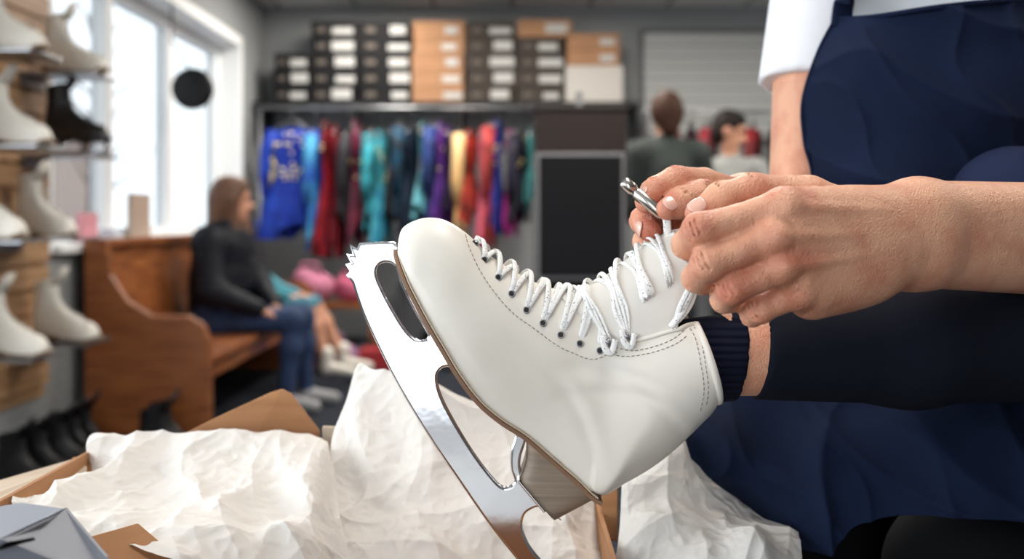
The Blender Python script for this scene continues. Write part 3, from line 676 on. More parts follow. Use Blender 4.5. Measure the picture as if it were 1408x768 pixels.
# tongue
TR=[(764,402,784,424,26),(798,402,822,446,34),(832,384,856,462,40),(862,361,892,458,44),(893,338,922,442,46),(920,322,944,415,44),(938,319,954,378,36),(950,332,956,352,16)]
def TS(u,v,off=0):
    s=crom(TR,np.array([float(u)]))[0]; a=v*math.pi/2
    x=s[2]+(s[0]-s[2])*math.cos(a); y=s[3]+(s[1]-s[3])*math.cos(a); p=L2(x,y,s[4]*math.sin(a))
    if off: p+=(p-L2(s[2]+10,s[3]+10,0)).normalized()*off
    return p
nu,nv=60,36; vs=[TS(7*i/(nu-1),-1+2*j/(nv-1)) for i in range(nu) for j in range(nv)]
fs=[(i*nv+j,i*nv+j+1,(i+1)*nv+j+1,(i+1)*nv+j) for i in range(nu-1) for j in range(nv-1)]
tg=obj('tongue',vs,fs,[mat('tongue_leather',(224,219,210),.5,bump=.15,bscale=90,dist=.001)],skate); s=tg.modifiers.new('t','SOLIDIFY'); s.thickness=.005; s.offset=0
s=tg.modifiers.new('b','BEVEL'); s.width=.0015; s.segments=3; s.limit_method='ANGLE'
# eyelets
eye=[(652,334),(667,358),(684,382),(703,405),(724,426),(747,444),(771,461),(797,474),(824,483)]
euv=[uv_at(*q) for q in eye]
b=MB()
for (u,v) in euv:
    for sg in (1,-1):
        p=SP(u,v*sg,.0004); s_=crom(secm,np.array([u]))[0]; c=Vector(((s_[0]+s_[2])/2,D0,(s_[1]+s_[3])/2)); nn=(p-c).normalized(); nn=(nn*.4+V(0,-1*sg,0)).normalized()
        t=nn.orthogonal().normalized(); bt=nn.cross(t)
        ring=[p+nn*.0003+(t*math.cos(a)+bt*math.sin(a))*.0024 for a in np.linspace(0,2*math.pi,13)]
        b.tube(ring,.0006,1,6,cap=False); b.add([p+nn*.0005+(t*math.cos(a)+bt*math.sin(a))*.0022 for a in np.linspace(0,2*math.pi,12,endpoint=False)],[tuple(range(12))],0)
b.done('eyelets',[M_dark,M_metal],skate,smooth=True)
# laces
b=MB()
def lace(pts,nrm,w=.0023,flat=.45): b.tube(pts,w,0,8,flat=flat,normals=nrm)
def cross_strand(i,j,sg,jit,bow=0):
    u0,v0=euv[i];u1,v1=euv[j]; pts=[];nr=[]
    for s in np.linspace(0,1,30):
        u=u0+(u1-u0)*s+bow*math.sin(math.pi*s); v=(v0+( -v1-v0)*s)*sg
        lift=.0010+.0034*math.sin(math.pi*s)**.7+jit*math.sin(math.pi*s)
        if s<.04 or s>.96: lift=-.002
        p=SP(u,v,lift); sec_=crom(secm,np.array([u]))[0]; c=Vector(((sec_[0]+sec_[2])/2,D0,(sec_[1]+sec_[3])/2))
        pts.append(p); nr.append((p-c).normalized())
    lace(pts,nr)
for i in range(len(euv)-1):
    cross_strand(i,i+1,1,random.uniform(-.0003,.0010),random.uniform(-.12,.12)); cross_strand(i,i+1,-1,random.uniform(.0012,.0026),random.uniform(-.12,.12))
    if i>3: cross_strand(i,i,1,random.uniform(.0006,.0018),random.uniform(.1,.3))
cross_strand(0,0,1,0)
hooks=[(838,474),(866,466),(893,457),(919,445)]
for k,(hx,hy) in enumerate(hooks):
    u=1.1+k*1.1
    for du,far in ((-1.3,0),(-.6,1),(.1,2),(.85,3)):
        if k==3 and du>.5: continue
        if k==0 and du<-1: continue
        H,nH=on_boot(hx+random.uniform(-3,3),hy+random.uniform(-3,3),.002)
        if H is None: H=L2(hx,hy,-50)
        e0=random.uniform(-.12,.12)
        pts=[H,TS(u+du*.22,-.74,.004)]+[TS(u+e0*math.sin(3*s)+du*s,-.6+1.5*s,.0036+.0008*far+.002*math.sin(math.pi*s)*(far%2)) for s in np.linspace(.1,1,8)]
        pts=smooth_path(pts,24); nr=[(p-L2(905,470,0)).normalized() for p in pts]; lace(pts,nr,w=.0020)
    p0,_=on_boot(hx,hy,.003)
    if p0:
        lace(smooth_path([p0+V(-.006,-.001,.007),p0+V(-.004,-.003,-.003),p0+V(.001,-.003,-.006),p0+V(.004,-.002,.004)],14),[V(0,-1,.2)]*14,w=.0026)
lace(smooth_path([L2(919,446,-52),P(934,424,.757),P(946,398,.745),P(950,372,.735),P(944,352,.725),P(940,335,.716)],30),[V(-.5,-1,.2)]*30)
lace(smooth_path([TS(5.2,-.25,.002),P(919,322,.792),P(917,305,.790),P(914,290,.788),P(906,280,.79)],24),[V(-.3,-1,.1)]*24,w=.0032,flat=.25)
lace(smooth_path([P(946,330,.72),P(957,360,.738),P(953,395,.75),P(940,425,.758),P(922,450,.757)],24),[V(-.3,-1,.3)]*24,w=.0026)
b.done('laces',[M_lace],skate,smooth=True)
b=MB()
for hx,hy in hooks:
    p,n_=on_boot(hx,hy,.001)
    if p: b.tube([p,p+n_*.003,p+n_*.004+V(-.003,0,.003)],[.0022,.0016,.0022],0,8)
b.done('speed_hooks',[M_metal],skate,smooth=True)
# stitching
b=MB()
def stitches(pl,step=7,ln=4.4,r=.00036):
    A=smooth_path([(x,y,0) for x,y in pl],300); L=[0]
    for i in range(1,len(A)): L.append(L[-1]+(A[i]-A[i-1]).length)
    t=0
    while t<L[-1]-ln:
        def at(s): return (np.interp(s,L,[a.x for a in A]),np.interp(s,L,[a.y for a in A]))
        p,_=on_boot(*at(t),.0002); q,_=on_boot(*at(t+ln),.0002)
        if p and q and (p-q).length<.02: b.tube([p,q],r,0,5)
        t+=step
stitches([(640,322),(645,340),(660,372),(680,402),(705,430),(735,452),(765,474),(790,486),(815,494),(838,486),(850,484)])
stitches([(846,477),(870,482),(900,476),(925,466),(942,452),(948,442)])
stitches([(842,484),(850,489),(872,489),(902,483),(930,472),(948,458)])
stitches([(950,444),(962,462),(970,500),(974,535),(970,562)])
stitches([(944,446),(956,464),(964,502),(968,535),(963,564)])
b.done('stitching',[M_thread],skate,smooth=True)
b=MB(); rim=[]
for v in np.linspace(-.27,-1,24): rim.append(SP(19,v))
b.tube(rim,.0028,0,10); rim2=[SP(19,v) for v in np.linspace(.27,1,24)]; b.tube(rim2,.0028,0,10)
for sg in (-1,1):
    b.tube([SP(u,sg*vcut(u),.0) for u in np.linspace(12,19,30)],.0019,0,8)
b.done('collar_rim',[M_boot],skate,smooth=True)
# ================================================================= WORKER
wk=empty('shop_worker',P(1330,640,1.15))
SKIN=skin_mat('worker_skin',(222,166,134),(186,104,80))
M_navy=mat('navy_apron_cotton',(18,29,54),.92,var=.3,vscale=9,bump=.25,bscale=500,spec=.15)
M_legging=mat('navy_legging',(13,17,30),.88,bump=.2,bscale=400,spec=.2)
M_pants=mat('black_trouser_fabric',(11,12,15),.9,spec=.15)
M_tee=mat('white_cotton',(228,230,234),.85,bump=.2,bscale=350)
def pp(*a): return P(*a)
W1,W2=pp(1262,294,.738),pp(1262,350,.738)
im,mm,rm,pm=pp(1078,284,.676),pp(1062,325,.668),pp(1074,366,.671),pp(1098,401,.682)
arm=[C(pp(1560,320,.88),W1,.043,.0250),C(pp(1560,346,.88),W2,.043,.0245)]
palm=[C(W1,im,.022,.0135),C(W1.lerp(W2,.4),mm,.022,.0138),C(W1.lerp(W2,.7),rm,.022,.0128),C(W2,pm,.021,.0118),
      E(pp(1150,345,.712),(.048,.022,.036)),C(pp(1180,376,.722),pp(1115,408,.70),.020,.015)]
def finger(pts,r):
    return [C(pts[i],pts[i+1],r[i],r[i+1]) for i in range(len(pts)-1)]
idx_=[im,im.lerp(pp(962,318,.668),.55),pp(962,316,.668),pp(943,336,.690),pp(949,344,.712)]
mid_=[mm,mm.lerp(pp(976,364,.664),.55),pp(974,362,.664),pp(957,382,.686),pp(966,390,.708)]
rin_=[rm,rm.lerp(pp(1012,396,.668),.5),pp(1008,396,.668),pp(995,411,.690),pp(1006,414,.71)]
pin_=[pm,pm.lerp(pp(1050,424,.684),.5),pp(1046,424,.684),pp(1034,432,.70),pp(1046,430,.716)]
thb_=[pp(1195,302,.750),pp(1112,270,.735),pp(1035,262,.722),pp(992,272,.716),pp(958,293,.712)]
fr=[.0130,.0104,.0118,.0098,.0085]
near=[dict(p=arm+palm,k=.018),dict(p=finger(idx_,fr),k=.003),dict(p=finger(mid_,fr),k=.003),dict(p=finger(rin_,[.012,.0099,.0112,.0094,.0082]),k=.003),
      dict(p=finger(pin_,[.0112,.0090,.0100,.0085,.0074]),k=.003),dict(p=finger(thb_,[.018,.0146,.0122,.0110,.0085]),k=.006)]
near.append(dict(p=[E(im+V(0,-.007,.002),(.011,.008,.010)),E(mm+V(0,-.008,0),(.011,.008,.010)),E(rm+V(0,-.007,0),(.010,.008,.0095)),E(pm+V(0,-.006,0),(.009,.007,.008))]+
   [C(a.lerp(c,.35)+V(0,-.021,0),c+V(0,-.0135,0),.0026,.0030) for a,c in ((W1,im),(W1.lerp(W2,.4),mm),(W1.lerp(W2,.7),rm))],k=.004))
near[0]['sub']=[(E((a+c)/2+V(.004,-.019,0),(.015,.006,.0035)),.006) for a,c in ((im,mm),(mm,rm),(rm,pm))]
def joint_grooves(pts,r,wid=.007):
    G=[]
    for ji,offs in ((2,(-.0035,0,.0035)),(3,(-.0015,.0012))):
        p=pts[ji]; d1=(p-pts[ji-1]).normalized(); d2=(pts[ji+1]-p).normalized(); d=(d1+d2).normalized()
        out=(d1-d2); out=(out-d*out.dot(d))
        out=out.normalized() if out.length>.05 else V(0,-1,0)
        sd=d.cross(out).normalized()
        for o_ in offs:
            c=p+d*o_+out*(r[ji]+.0004)
            G.append(C(c-sd*wid*.8-out*.0028,c,.0007,.0009)); G.append(C(c,c+sd*wid*.8-out*.0028,.0009,.0007))
    return G
gv=[]
for pts_,r_ in ((idx_,fr),(mid_,fr),(rin_,[.012,.0099,.0112,.0094,.0082]),(pin_,[.0112,.0090,.0100,.0085,.0074]),(thb_,[.019,.0148,.0122,.0110,.0085])): gv+=joint_grooves(pts_,r_)
fl=[(q,.018,.5) for q in (im,mm,rm,pm)]+[(q,.013,.8) for q in (idx_[2],mid_[2],rin_[2],pin_[2],thb_[2])]+[(q,.013,.7) for q in (idx_[4],mid_[4],rin_[4],thb_[4])]
sdf_mesh('left_arm_hand',near,.0014,.004,[SKIN],wk,flush=fl,grooves=gv,iters=2)
wr=pp(1052,292,.915); SHR=pp(1128,-20,1.15); ELR=pp(1106,300,1.13)
fi=[pp(1004,266,.862),pp(968,250,.838),pp(930,250,.818),pp(900,262,.806),pp(889,277,.800)]
fm=[pp(1006,288,.872),pp(960,280,.855),pp(908,290,.838),pp(884,303,.822),pp(893,316,.806)]
fg=[pp(1008,306,.882),pp(965,310,.866),pp(912,322,.852),pp(887,331,.838),pp(896,343,.822)]
fp=[pp(1014,322,.892),pp(970,336,.876),pp(935,346,.864),pp(912,352,.852),pp(915,360,.84)]
ft=[pp(1036,292,.89),pp(1000,276,.835),pp(965,270,.803),pp(938,278,.792),pp(918,287,.787)]
hand_only=[dict(p=[C(SHR,ELR,.050,.040),C(ELR,ELR.lerp(wr,.35),.040,.040),C(ELR.lerp(wr,.35),wr,.040,.026)]+[C(wr,f_[0],.024,.0135) for f_ in (fi,fm,fg,fp)]+[E(wr.lerp(fm[0],.6),(.03,.035,.032))],k=.018)]
gv=[]
for f_,s_ in ((fi,1.12),(fm,1.12),(fg,1.05),(fp,.92)):
    rr_=[r_*s_ for r_ in fr]; hand_only.append(dict(p=finger(f_,rr_),k=.003)); gv+=joint_grooves(f_,rr_)
rt=[.018,.0145,.0128,.0120,.0090]; hand_only.append(dict(p=finger(ft,rt),k=.006)); gv+=joint_grooves(ft,rt)
fl=[(q,.014,.8) for q in (fi[2],fm[2],fg[2],fi[3],fm[3],ft[2])]+[(q,.013,.9) for q in (fi[4],fm[4],fg[4],ft[4])]+[(fi[0],.02,.5)]
sdf_mesh('right_arm_hand',hand_only,.0019,.003,[SKIN],wk,flush=fl,grooves=gv,iters=2)
M_nail=mat('fingernail',(228,178,160),.25,coat=.4)
b=MB()
def nail(tip,prev,r,nrm,s=1):
    d=(tip-prev).normalized(); nrm=Vector(nrm); nrm=(nrm-d*nrm.dot(d)).normalized(); sd=d.cross(nrm); c=tip-d*.001
    vs=[];nn=10
    for i in range(nn):
        for j in range(nn):
            u=-1+2*i/(nn-1);v=-1+2*j/(nn-1); x=u*math.sqrt(max(0,1-v*v/2)); y=v*math.sqrt(max(0,1-u*u/2)); a=x*.75
            rr=r+.0006
            vs.append(c+d*(y*.0068*s)+sd*(math.sin(a)*rr*.95)+nrm*(math.cos(a)*rr-.0002-.0008*y*y*(1 if y>0 else .3)))
    b.add(vs,[(i*nn+j,i*nn+j+1,(i+1)*nn+j+1,(i+1)*nn+j) for i in range(nn-1) for j in range(nn-1)])
nail(ft[4],ft[3],.0094,(-.1,-1,.5)); nail(fi[4],fi[3],.0097,(-1,-.5,.3)); nail(thb_[4],thb_[3],.0090,(0,-.8,.9)); nail(fm[4],fm[3],.0097,(-1,-.5,-.1)); nail(fg[4],fg[3],.0090,(-1,-.5,-.2))
o=b.done('fingernails',[M_nail],wk,smooth=True); s=o.modifiers.new('t','SOLIDIFY'); s.thickness=.0006
SHL=pp(1470,-20,1.13); ELL=pp(1575,330,.90)
NK=(SHR+SHL)/2+V(0,.02,.06); PEL=pp(1340,690,1.22)
CHs=(SHR+SHL)/2+V(0.01,.05,-.13)
tee=[dict(p=[C(PEL+V(0,0,.1),CHs,.115,.11),E(CHs+V(-.045,-.02,0),(.10,.085,.13)),E(CHs+V(.06,-.03,0),(.12,.085,.13)),C(SHR.lerp(SHL,.1),SHR.lerp(SHL,.9),.056,.056)],k=.05,cut=[(NK+V(0,0,-.01),(0,-.5,1))]),
     dict(p=[C(SHR+V(.01,0,.0),pp(1108,150,1.145),.064,.057)],cut=[(pp(1088,112,1.14),(-.12,-.15,-1))]),
     dict(p=[C(SHL,SHL.lerp(ELL,.6),.064,.056)],cut=[(SHL.lerp(ELL,.45),ELL-SHL)])]
sdf_mesh('white_tshirt',tee,.005,.03,[M_tee],wk)
sdf_mesh('left_upper_arm',[dict(p=[C(SHL,ELL,.05,.044),C(ELL,pp(1540,332,.87),.044,.044)],k=.01)],.006,mats=[SKIN],parent=wk)
HD_=NK+V(-.03,-.07,.17)
sk_,ey_,li_,ha_,q_=head_prims(HD_,(-.45,-.75,-.5),(0,-.3,1),1.0)
sdf_mesh('head',[dict(p=sk_+[C(NK+V(0,0,-.05),HD_+V(.01,.03,-.05),.055,.052)],k=.02,m=0),dict(p=ha_+[E(q_(0,-.12,.05),(.045,.045,.045))],k=.03,m=1),dict(p=ey_,k=.001,m=2),dict(p=li_,k=.001,m=3)],.006,.008,
   [SKIN,HB,mat('worker_eye',(50,40,34),.2),mat('worker_lips',(180,100,96),.4)],wk)
KNE=pp(1690,455,.96)
sdf_mesh('crossed_leg_legging',[dict(p=[C(pp(1010,486,.80),pp(1250,472,.83),.0362,.050),C(pp(1250,472,.83),KNE,.050,.062),C(KNE,PEL+V(.1,.02,.02),.064,.085)],k=.02,cut=[(pp(1044,486,.80),(-1,0,.12))])],.004,mats=[M_legging],parent=wk)
sdf_mesh('ankle_skin',[dict(p=[C(pp(1005,487,.80),pp(1075,484,.805),.0330,.0345)])],.003,mats=[SKIN],parent=wk,flush=[])
sk=mat('navy_sock',(14,18,36),.95,bump=.9,bscale=55,wave='Z',spec=.15)
sdf_mesh('sock',[dict(p=[C(pp(940,497,.80),pp(1060,485,.80),.0340,.0355)],cut=[(pp(1016,486,.80),(1,0,-.12))])],.003,mats=[sk],parent=wk)
sdf_mesh('seated_leg_trouser',[dict(p=[C(PEL+V(-.02,0,-.02),pp(1010,720,1.04),.095,.065),C(pp(1010,720,1.04),V(.22,1.08,.09),.062,.045),C(PEL+V(-.07,0,-.02),PEL+V(.08,0,-.02),.1,.1),
     C(PEL+V(.06,-.02,-.02),pp(1330,790,.92),.09,.075)],k=.03)],.008,mats=[M_pants],parent=wk)
sdf_mesh('shoe',[dict(p=[C(V(.22,1.08,.05),V(.17,.93,.035),.042,.034),C(V(.22,1.10,.05),V(.22,1.08,.09),.04,.04)],k=.02)],.006,mats=[M_black],parent=wk)
sdf_mesh('raised_knee_legging',[dict(p=[C(PEL+V(.06,.02,.02),pp(1395,290,.98),.08,.064)],k=.02)],.006,mats=[mat('navy_knit',(21,32,62),.85,bump=.3,bscale=300,spec=.25)],parent=wk)
# apron
A=[[pp(1150,26,1.085),pp(1205,22,1.035),pp(1290,12,1.02),pp(1390,2,1.02),pp(1480,0,1.06)],
   [pp(1124,75,1.085),pp(1185,78,1.03),pp(1290,72,1.01),pp(1400,70,1.01),pp(1515,70,1.08)],
   [pp(1104,140,1.085),pp(1180,140,1.03),pp(1290,140,1.0),pp(1400,140,1.0),pp(1535,140,1.09)],
   [pp(1106,195,1.085),pp(1180,200,1.03),pp(1290,210,1.0),pp(1400,210,1.01),pp(1545,210,1.09)],
   [pp(1116,262,1.08),pp(1180,280,1.02),pp(1285,300,.99),pp(1400,310,1.01),pp(1550,310,1.09)],
   [pp(1060,400,1.06),pp(1150,400,1.00),pp(1270,400,.97),pp(1400,400,.99),pp(1560,400,1.08)],
   [pp(985,510,1.02),pp(1090,510,.98),pp(1220,510,.95),pp(1400,510,.96),pp(1570,510,1.04)],
   [pp(930,590,.97),pp(1045,600,.93),pp(1190,590,.90),pp(1400,590,.90),pp(1570,600,.98)],
   [pp(968,645,.95),pp(1060,668,.91),pp(1200,650,.88),pp(1400,655,.87),pp(1570,660,.95)],
   [pp(1040,708,.94),pp(1100,752,.90),pp(1190,712,.875),pp(1370,700,.865),pp(1570,730,.94)]]
def tri(x): 
    x=x-math.floor(x); return abs(2*x-1)
def folds(v):
    w=min(1,max(0,(1.0-v.z)/.25))
    n=noise.noise(Vector((v.x*9,v.z*3,1.7)))*.016+noise.noise(Vector((v.x*22+v.z*14,v.z*9,4)))*.006
    q=v.x*6+v.z*4.5+.7*noise.noise(v*5); f=(tri(q)**1.6)*.024*w
    g=(1-tri(v.x*9-v.z*5+noise.noise(v*7)))**3*.020*w
    k=(1-tri(v.x*4+v.z*11+.8*noise.noise(v*6)))**4*.010
    k2=(1-tri(v.x*13+v.z*7+.9*noise.noise(v*9)))**5*.005
    up=noise.noise(Vector((v.x*8+v.z*12,v.z*6,9)))*.009*(1-w)
    return v+V(0,-(n*(.3+w)+f+g+up+k+k2),0)
grid_surface('apron',A,210,190,[M_navy],wk,folds,.0022)
b=MB()
b.tube(smooth_path([folds(a) for a in A[0]],40),.0028,0,8)
b.tube(smooth_path([folds(r[0]) for r in A[:6]],60),.0026,0,8)
b.tube(smooth_path([A[0][0]+V(.004,-.002,-.01),A[0][0]+V(.008,-.004,.02),pp(1175,-25,1.06),NK+V(-.06,-.03,0),NK+V(0,.06,.01)],30),.012,0,10,flat=.25,normals=[V(.2,-1,.3)]*30)
b.tube(smooth_path([A[0][4],A[0][4]+V(-.02,0,.06),NK+V(.07,-.02,0),NK+V(0,.06,.01)],30),.012,0,10,flat=.25,normals=[V(.2,-1,.3)]*30)
b.done('apron_straps',[M_navy],wk,smooth=True)
b=MB(); c=Vector((PEL.x,PEL.y+.02,0)); zt=PEL.z-.12
ring=[(zt,.17),(zt-.03,.18),(zt-.05,.17)]
vs=[c+V(math.cos(a)*r,math.sin(a)*r,z) for z,r in ring for a in np.linspace(0,2*math.pi,32,endpoint=False)]
b.add(vs,[(i*32+k,i*32+(k+1)%32,(i+1)*32+(k+1)%32,(i+1)*32+k) for i in range(2) for k in range(32)]+[tuple(range(32)),tuple(range(64,96))])
for k in range(4):
    a=math.pi/4+k*math.pi/2; b.tube([c+V(math.cos(a)*.12,math.sin(a)*.12,zt-.04),c+V(math.cos(a)*.19,math.sin(a)*.19,0)],[.018,.014],0,10)
b.tube([c+V(math.cos(a)*.165,math.sin(a)*.165,.2) for a in np.linspace(0,2*math.pi,33)],.008,0,8)
b.done('wooden_stool',[M_pew],smooth=False)
b=MB(); a_,c_=P(856,249,.797),P(908,293,.793)
d=(c_-a_)
b.tube([a_,a_+d*.05,a_+d*.28,a_+d*.30,a_+d*.36,a_+d*.38,a_+d*1.0,a_+d*1.15],[.0034,.0052,.0052,.0042,.0042,.0052,.0052,.003],0,20)
b.done('lacing_tool',[mat('nickel',(190,182,175),.22,1)],smooth=True)
# ================================================================= BOX AND TISSUE
M_card=mat('cardboard',(172,124,84),.85,rgb2=(154,108,72),vscale=5,stretch=(1,1,14),bump=.15,bscale=60)
M_cardin=mat('cardboard_pale',(190,172,152),.8)
bx=empty('cardboard_skate_box',(-.16,.82,.64))
b=MB(); x0,x1,y0,y1,zb,zr=-.42,.086,.60,1.02,.64,.80
t=.004
b.box((x0,y0,zb),(x1,y1,zb+t)); b.box((x0,y1-t,zb+t),(x1,y1,zr)); b.box((x0,y0,zb+t),(x1,y0+t,zr-.07)); b.box((x0,y0+t,zb+t),(x0+t,y1-t,zr)); b.box((x1-t,y0+t,zb+t),(x1,y1-t,zr-.05))
b.done('box_walls',[M_card],bx)
def panel(name,pts,th,m,parent):
    vs=[Vector(p) for p in pts]; n=(vs[1]-vs[0]).cross(vs[-1]-vs[0]).normalized()*th
    k=len(vs); allv=vs+[v+n for v in vs]
    o=obj(name,allv,[tuple(range(k)),tuple(range(k,2*k))[::-1]]+[(i,i+k,(i+1)%k+k,(i+1)%k) for i in range(k)],[m],parent,False)
    bv=o.modifiers.new('b','BEVEL'); bv.width=.0012; bv.segments=2; return o
panel('corner_flap',[P(232,606,1.0),P(300,572,1.01),P(372,539,1.02),P(388,534,1.02),P(400,540,1.02),P(440,592,1.02),P(436,625,1.02),P(330,640,1.0)],.005,M_card,bx)
panel('back_flap',[P(443,586,1.015),P(700,600,1.015),P(700,640,1.015),P(443,630,1.015)],.006,M_cardin,bx)
panel('side_flap',[P(-60,690,.86),P(-20,665,.93),P(100,630,.98),P(120,640,.97),P(118,672,.93),P(0,712,.84)],.005,M_cardin,bx)
panel('side_flap_fold',[P(98,628,.985),P(145,622,.985),P(240,600,1.0),P(240,640,.99),P(112,668,.96)],.004,M_card,bx)
panel('front_corner',[P(118,738,.70),P(190,718,.74),P(222,745,.73),P(235,775,.715),P(235,800,.70),P(100,800,.66)],.006,M_card,bx)
panel('inner_flap',[P(828,668,.95),P(850,666,.95),P(850,745,.94),P(824,738,.94)],.004,M_card,bx)
lid=empty('folded_lid',(-.3,.62,.8)); M_lid=mat('grey_coated_card',(144,148,158),.6,var=.06,bump=.1,bscale=40)
panel('lid_top',[P(-60,760,.60),P(-60,705,.66),P(30,690,.68),P(88,698,.66),P(62,712,.62),P(0,742,.58)],.003,M_lid,lid)
panel('lid_side',[P(-60,752,.585),P(0,740,.58),P(60,712,.618),P(88,698,.655),P(145,765,.63),P(150,800,.62),P(-60,840,.58)],.003,M_lid,lid)
panel('lid_slot',[P(-20,757,.578),P(10,745,.578),P(46,738,.590),P(48,742,.590),P(12,751,.577),P(-20,763,.577)],.001,M_black,lid)
M_tis=mat('tissue_paper',(236,232,226),.8,spec=.25)
nt=M_tis.node_tree; N_=nt.nodes; bs=N_['Principled BSDF']
tc=N_.new('ShaderNodeTexCoord'); nz=N_.new('ShaderNodeTexNoise'); nz.inputs['Scale'].default_value=18; nz.inputs['Detail'].default_value=3
mxv=N_.new('ShaderNodeMix'); mxv.data_type='VECTOR'; mxv.inputs['Factor'].default_value=.10
nt.links.new(tc.outputs['Object'],nz.inputs['Vector']); nt.links.new(tc.outputs['Object'],mxv.inputs['A']); nt.links.new(nz.outputs['Color'],mxv.inputs['B'])
v1=N_.new('ShaderNodeTexVoronoi'); v1.inputs['Scale'].default_value=22; v2=N_.new('ShaderNodeTexVoronoi'); v2.inputs['Scale'].default_value=55
for v_ in (v1,v2): nt.links.new(mxv.outputs['Result'],v_.inputs['Vector'])
ma=N_.new('ShaderNodeMath'); ma.operation='MULTIPLY_ADD'; ma.inputs[1].default_value=.4; nt.links.new(v2.outputs['Distance'],ma.inputs[0]); nt.links.new(v1.outputs['Distance'],ma.inputs[2])
bp=N_.new('ShaderNodeBump'); bp.inputs['Strength'].default_value=.4; bp.inputs['Distance'].default_value=.009; nt.links.new(ma.outputs[0],bp.inputs['Height']); nt.links.new(bp.outputs['Normal'],bs.inputs['Normal'])
tr=N_.new('ShaderNodeBsdfTranslucent'); tr.inputs[0].default_value=(.9,.87,.83,1); mxs=N_.new('ShaderNodeMixShader'); mxs.inputs[0].default_value=.2
nt.links.new(bs.outputs[0],mxs.inputs[1]); nt.links.new(tr.outputs[0],mxs.inputs[2]); nt.links.new(mxs.outputs[0],N_['Material Output'].inputs[0])
def crumple(seed,amp=1):
    R=random.Random(seed); o=Vector((seed*3.1,seed*1.7,seed)); W=[]
    for k in range(14):
        d=Vector((R.gauss(0,1),R.gauss(0,.5),R.gauss(0,.7))).normalized(); fq=R.choice([5,7,9,12,16,22,30]); W.append((d,fq,R.random(),.095/fq,R.random()*10))
    def f(v):
        wob=Vector((noise.noise(v*7+o),noise.noise(v*7-o),noise.noise(v*7+o*2)))*.03
        q=v+wob; h=0
        for d,fq,ph,a,ms in W:
            mk=max(0,min(1,noise.noise(v*9+Vector((ms,ms,0)))*2.6+.4))
            h+=(1-tri(q.dot(d)*fq+ph))**2.8*a*mk
        h+= (noise.noise(v*10+o))*.016
        w2=v*70+o; h+=(1-abs(noise.noise(w2))*2)*.0012
        return v+V(noise.noise(v*12+o)*.006*amp,-h*amp*.7,h*amp*.8-.008)
    return f
tis=empty('tissue_paper',(-.2,.85,.75))
S1=[[pp(128,640,.99),pp(142,606,1.0),pp(215,598,1.0),pp(300,588,.99),pp(370,584,.99),pp(425,584,1.0),pp(452,606,1.0)],
    [pp(120,662,.94),pp(170,640,.95),pp(240,635,.95),pp(310,630,.94),pp(375,630,.94),pp(430,625,.95),pp(460,650,.96)],
    [pp(40,690,.86),pp(120,690,.86),pp(225,690,.86),pp(300,680,.86),pp(370,680,.87),pp(430,680,.89),pp(470,700,.91)],
    [pp(20,705,.80),pp(110,712,.79),pp(215,720,.78),pp(290,725,.78),pp(365,735,.80),pp(430,745,.82),pp(480,755,.85)],
    [pp(40,735,.76),pp(140,740,.74),pp(235,770,.72),pp(290,790,.72),pp(370,800,.74),pp(440,810,.76),pp(500,820,.80)]]
grid_surface('tissue_sheet_1',S1,230,250,[M_tis],tis,crumple(1,1.0))
S0=[[pp(-60,720,.82),pp(0,690,.86),pp(60,672,.9),pp(125,664,.93),pp(160,670,.92)],
    [pp(-60,745,.77),pp(0,712,.80),pp(70,700,.83),pp(140,700,.85),pp(190,700,.85)],
    [pp(-60,790,.72),pp(20,750,.74),pp(90,735,.76),pp(150,730,.78),pp(220,740,.78)]]
grid_surface('tissue_sheet_2',S0,130,150,[M_tis],tis,crumple(2,.8))
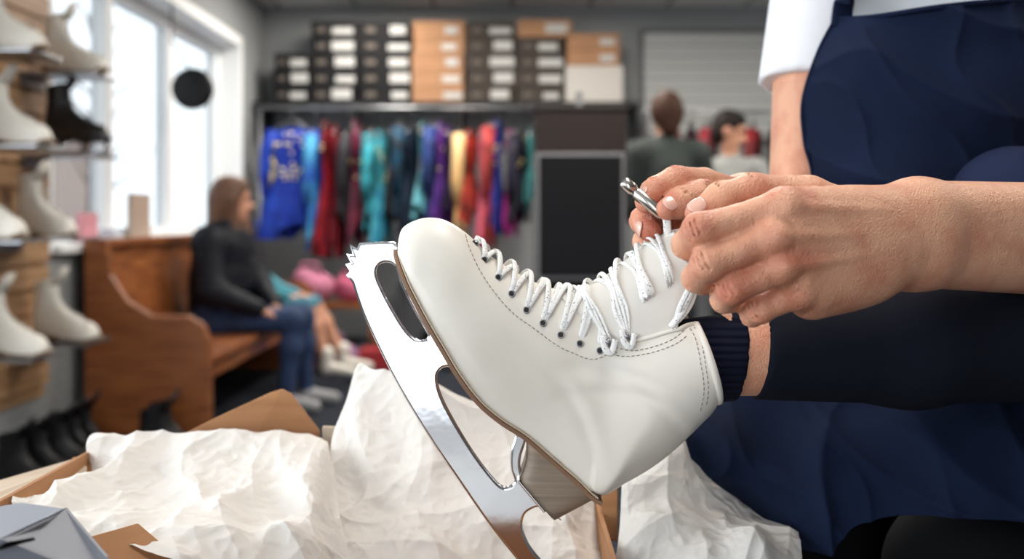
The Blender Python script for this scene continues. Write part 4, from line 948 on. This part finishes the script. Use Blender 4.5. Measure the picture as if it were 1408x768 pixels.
S2=[[pp(458,608,1.0),pp(478,540,1.005),pp(494,490,1.01),pp(520,500,1.0),pp(560,514,1.0),pp(630,534,1.005),pp(710,570,1.01),pp(790,640,1.0),pp(822,690,.99)],
    [pp(455,640,.98),pp(478,600,.99),pp(500,575,.985),pp(540,580,.985),pp(600,590,.985),pp(660,600,.985),pp(730,630,.985),pp(790,680,.98),pp(822,710,.97)],
    [pp(462,690,.95),pp(490,680,.96),pp(520,670,.96),pp(570,670,.95),pp(620,670,.95),pp(680,675,.95),pp(740,690,.95),pp(785,720,.95),pp(824,740,.94)],
    [pp(430,740,.90),pp(480,735,.90),pp(530,725,.91),pp(580,722,.91),pp(640,725,.92),pp(700,740,.92),pp(750,750,.92),pp(800,760,.91),pp(845,770,.90)],
    [pp(380,830,.80),pp(450,820,.81),pp(530,812,.83),pp(590,812,.85),pp(650,822,.87),pp(710,840,.88),pp(770,840,.88),pp(820,835,.87),pp(850,830,.86)]]
grid_surface('tissue_sheet_3',S2,250,300,[M_tis],tis,crumple(3,1.0))
S3=[[pp(848,672,.97),pp(880,640,.97),pp(918,610,.975),pp(945,632,.97),pp(975,662,.965),pp(1020,690,.96),pp(1075,735,.95)],
    [pp(848,700,.93),pp(885,670,.93),pp(930,655,.93),pp(965,675,.925),pp(1000,700,.92),pp(1040,730,.92),pp(1085,760,.91)],
    [pp(845,750,.89),pp(890,730,.88),pp(940,720,.88),pp(985,735,.88),pp(1020,755,.87),pp(1060,780,.87),pp(1095,800,.87)],
    [pp(835,830,.84),pp(890,820,.83),pp(940,815,.83),pp(990,825,.83),pp(1030,835,.83),pp(1070,845,.83),pp(1100,850,.83)]]
grid_surface('tissue_sheet_4',S3,200,190,[M_tis],tis,crumple(4,1.0))
b=MB(); b.box((-.40,.62,.60),(.07,1.0,.638),0)
for x in (-.38,.01):
    for y in (.64,.94): b.box((x,y,0),(x+.04,y+.04,.60),0)
b.done('side_table',[M_pew],bevel=.004)
# ================================================================= CAMERA
cd=bpy.data.cameras.new('camera'); cam=bpy.data.objects.new('camera',cd); scene.collection.objects.link(cam)
cam.location=(0,0,CZ); cam.rotation_euler=(math.pi/2,0,0); cd.lens=35; cd.sensor_width=36; cd.shift_y=-84/1408
cd.clip_start=.02; cd.dof.use_dof=True; cd.dof.focus_distance=.765; cd.dof.aperture_fstop=4.2
scene.camera=cam
scene.view_settings.view_transform='Standard'
scene.view_settings.exposure=.26
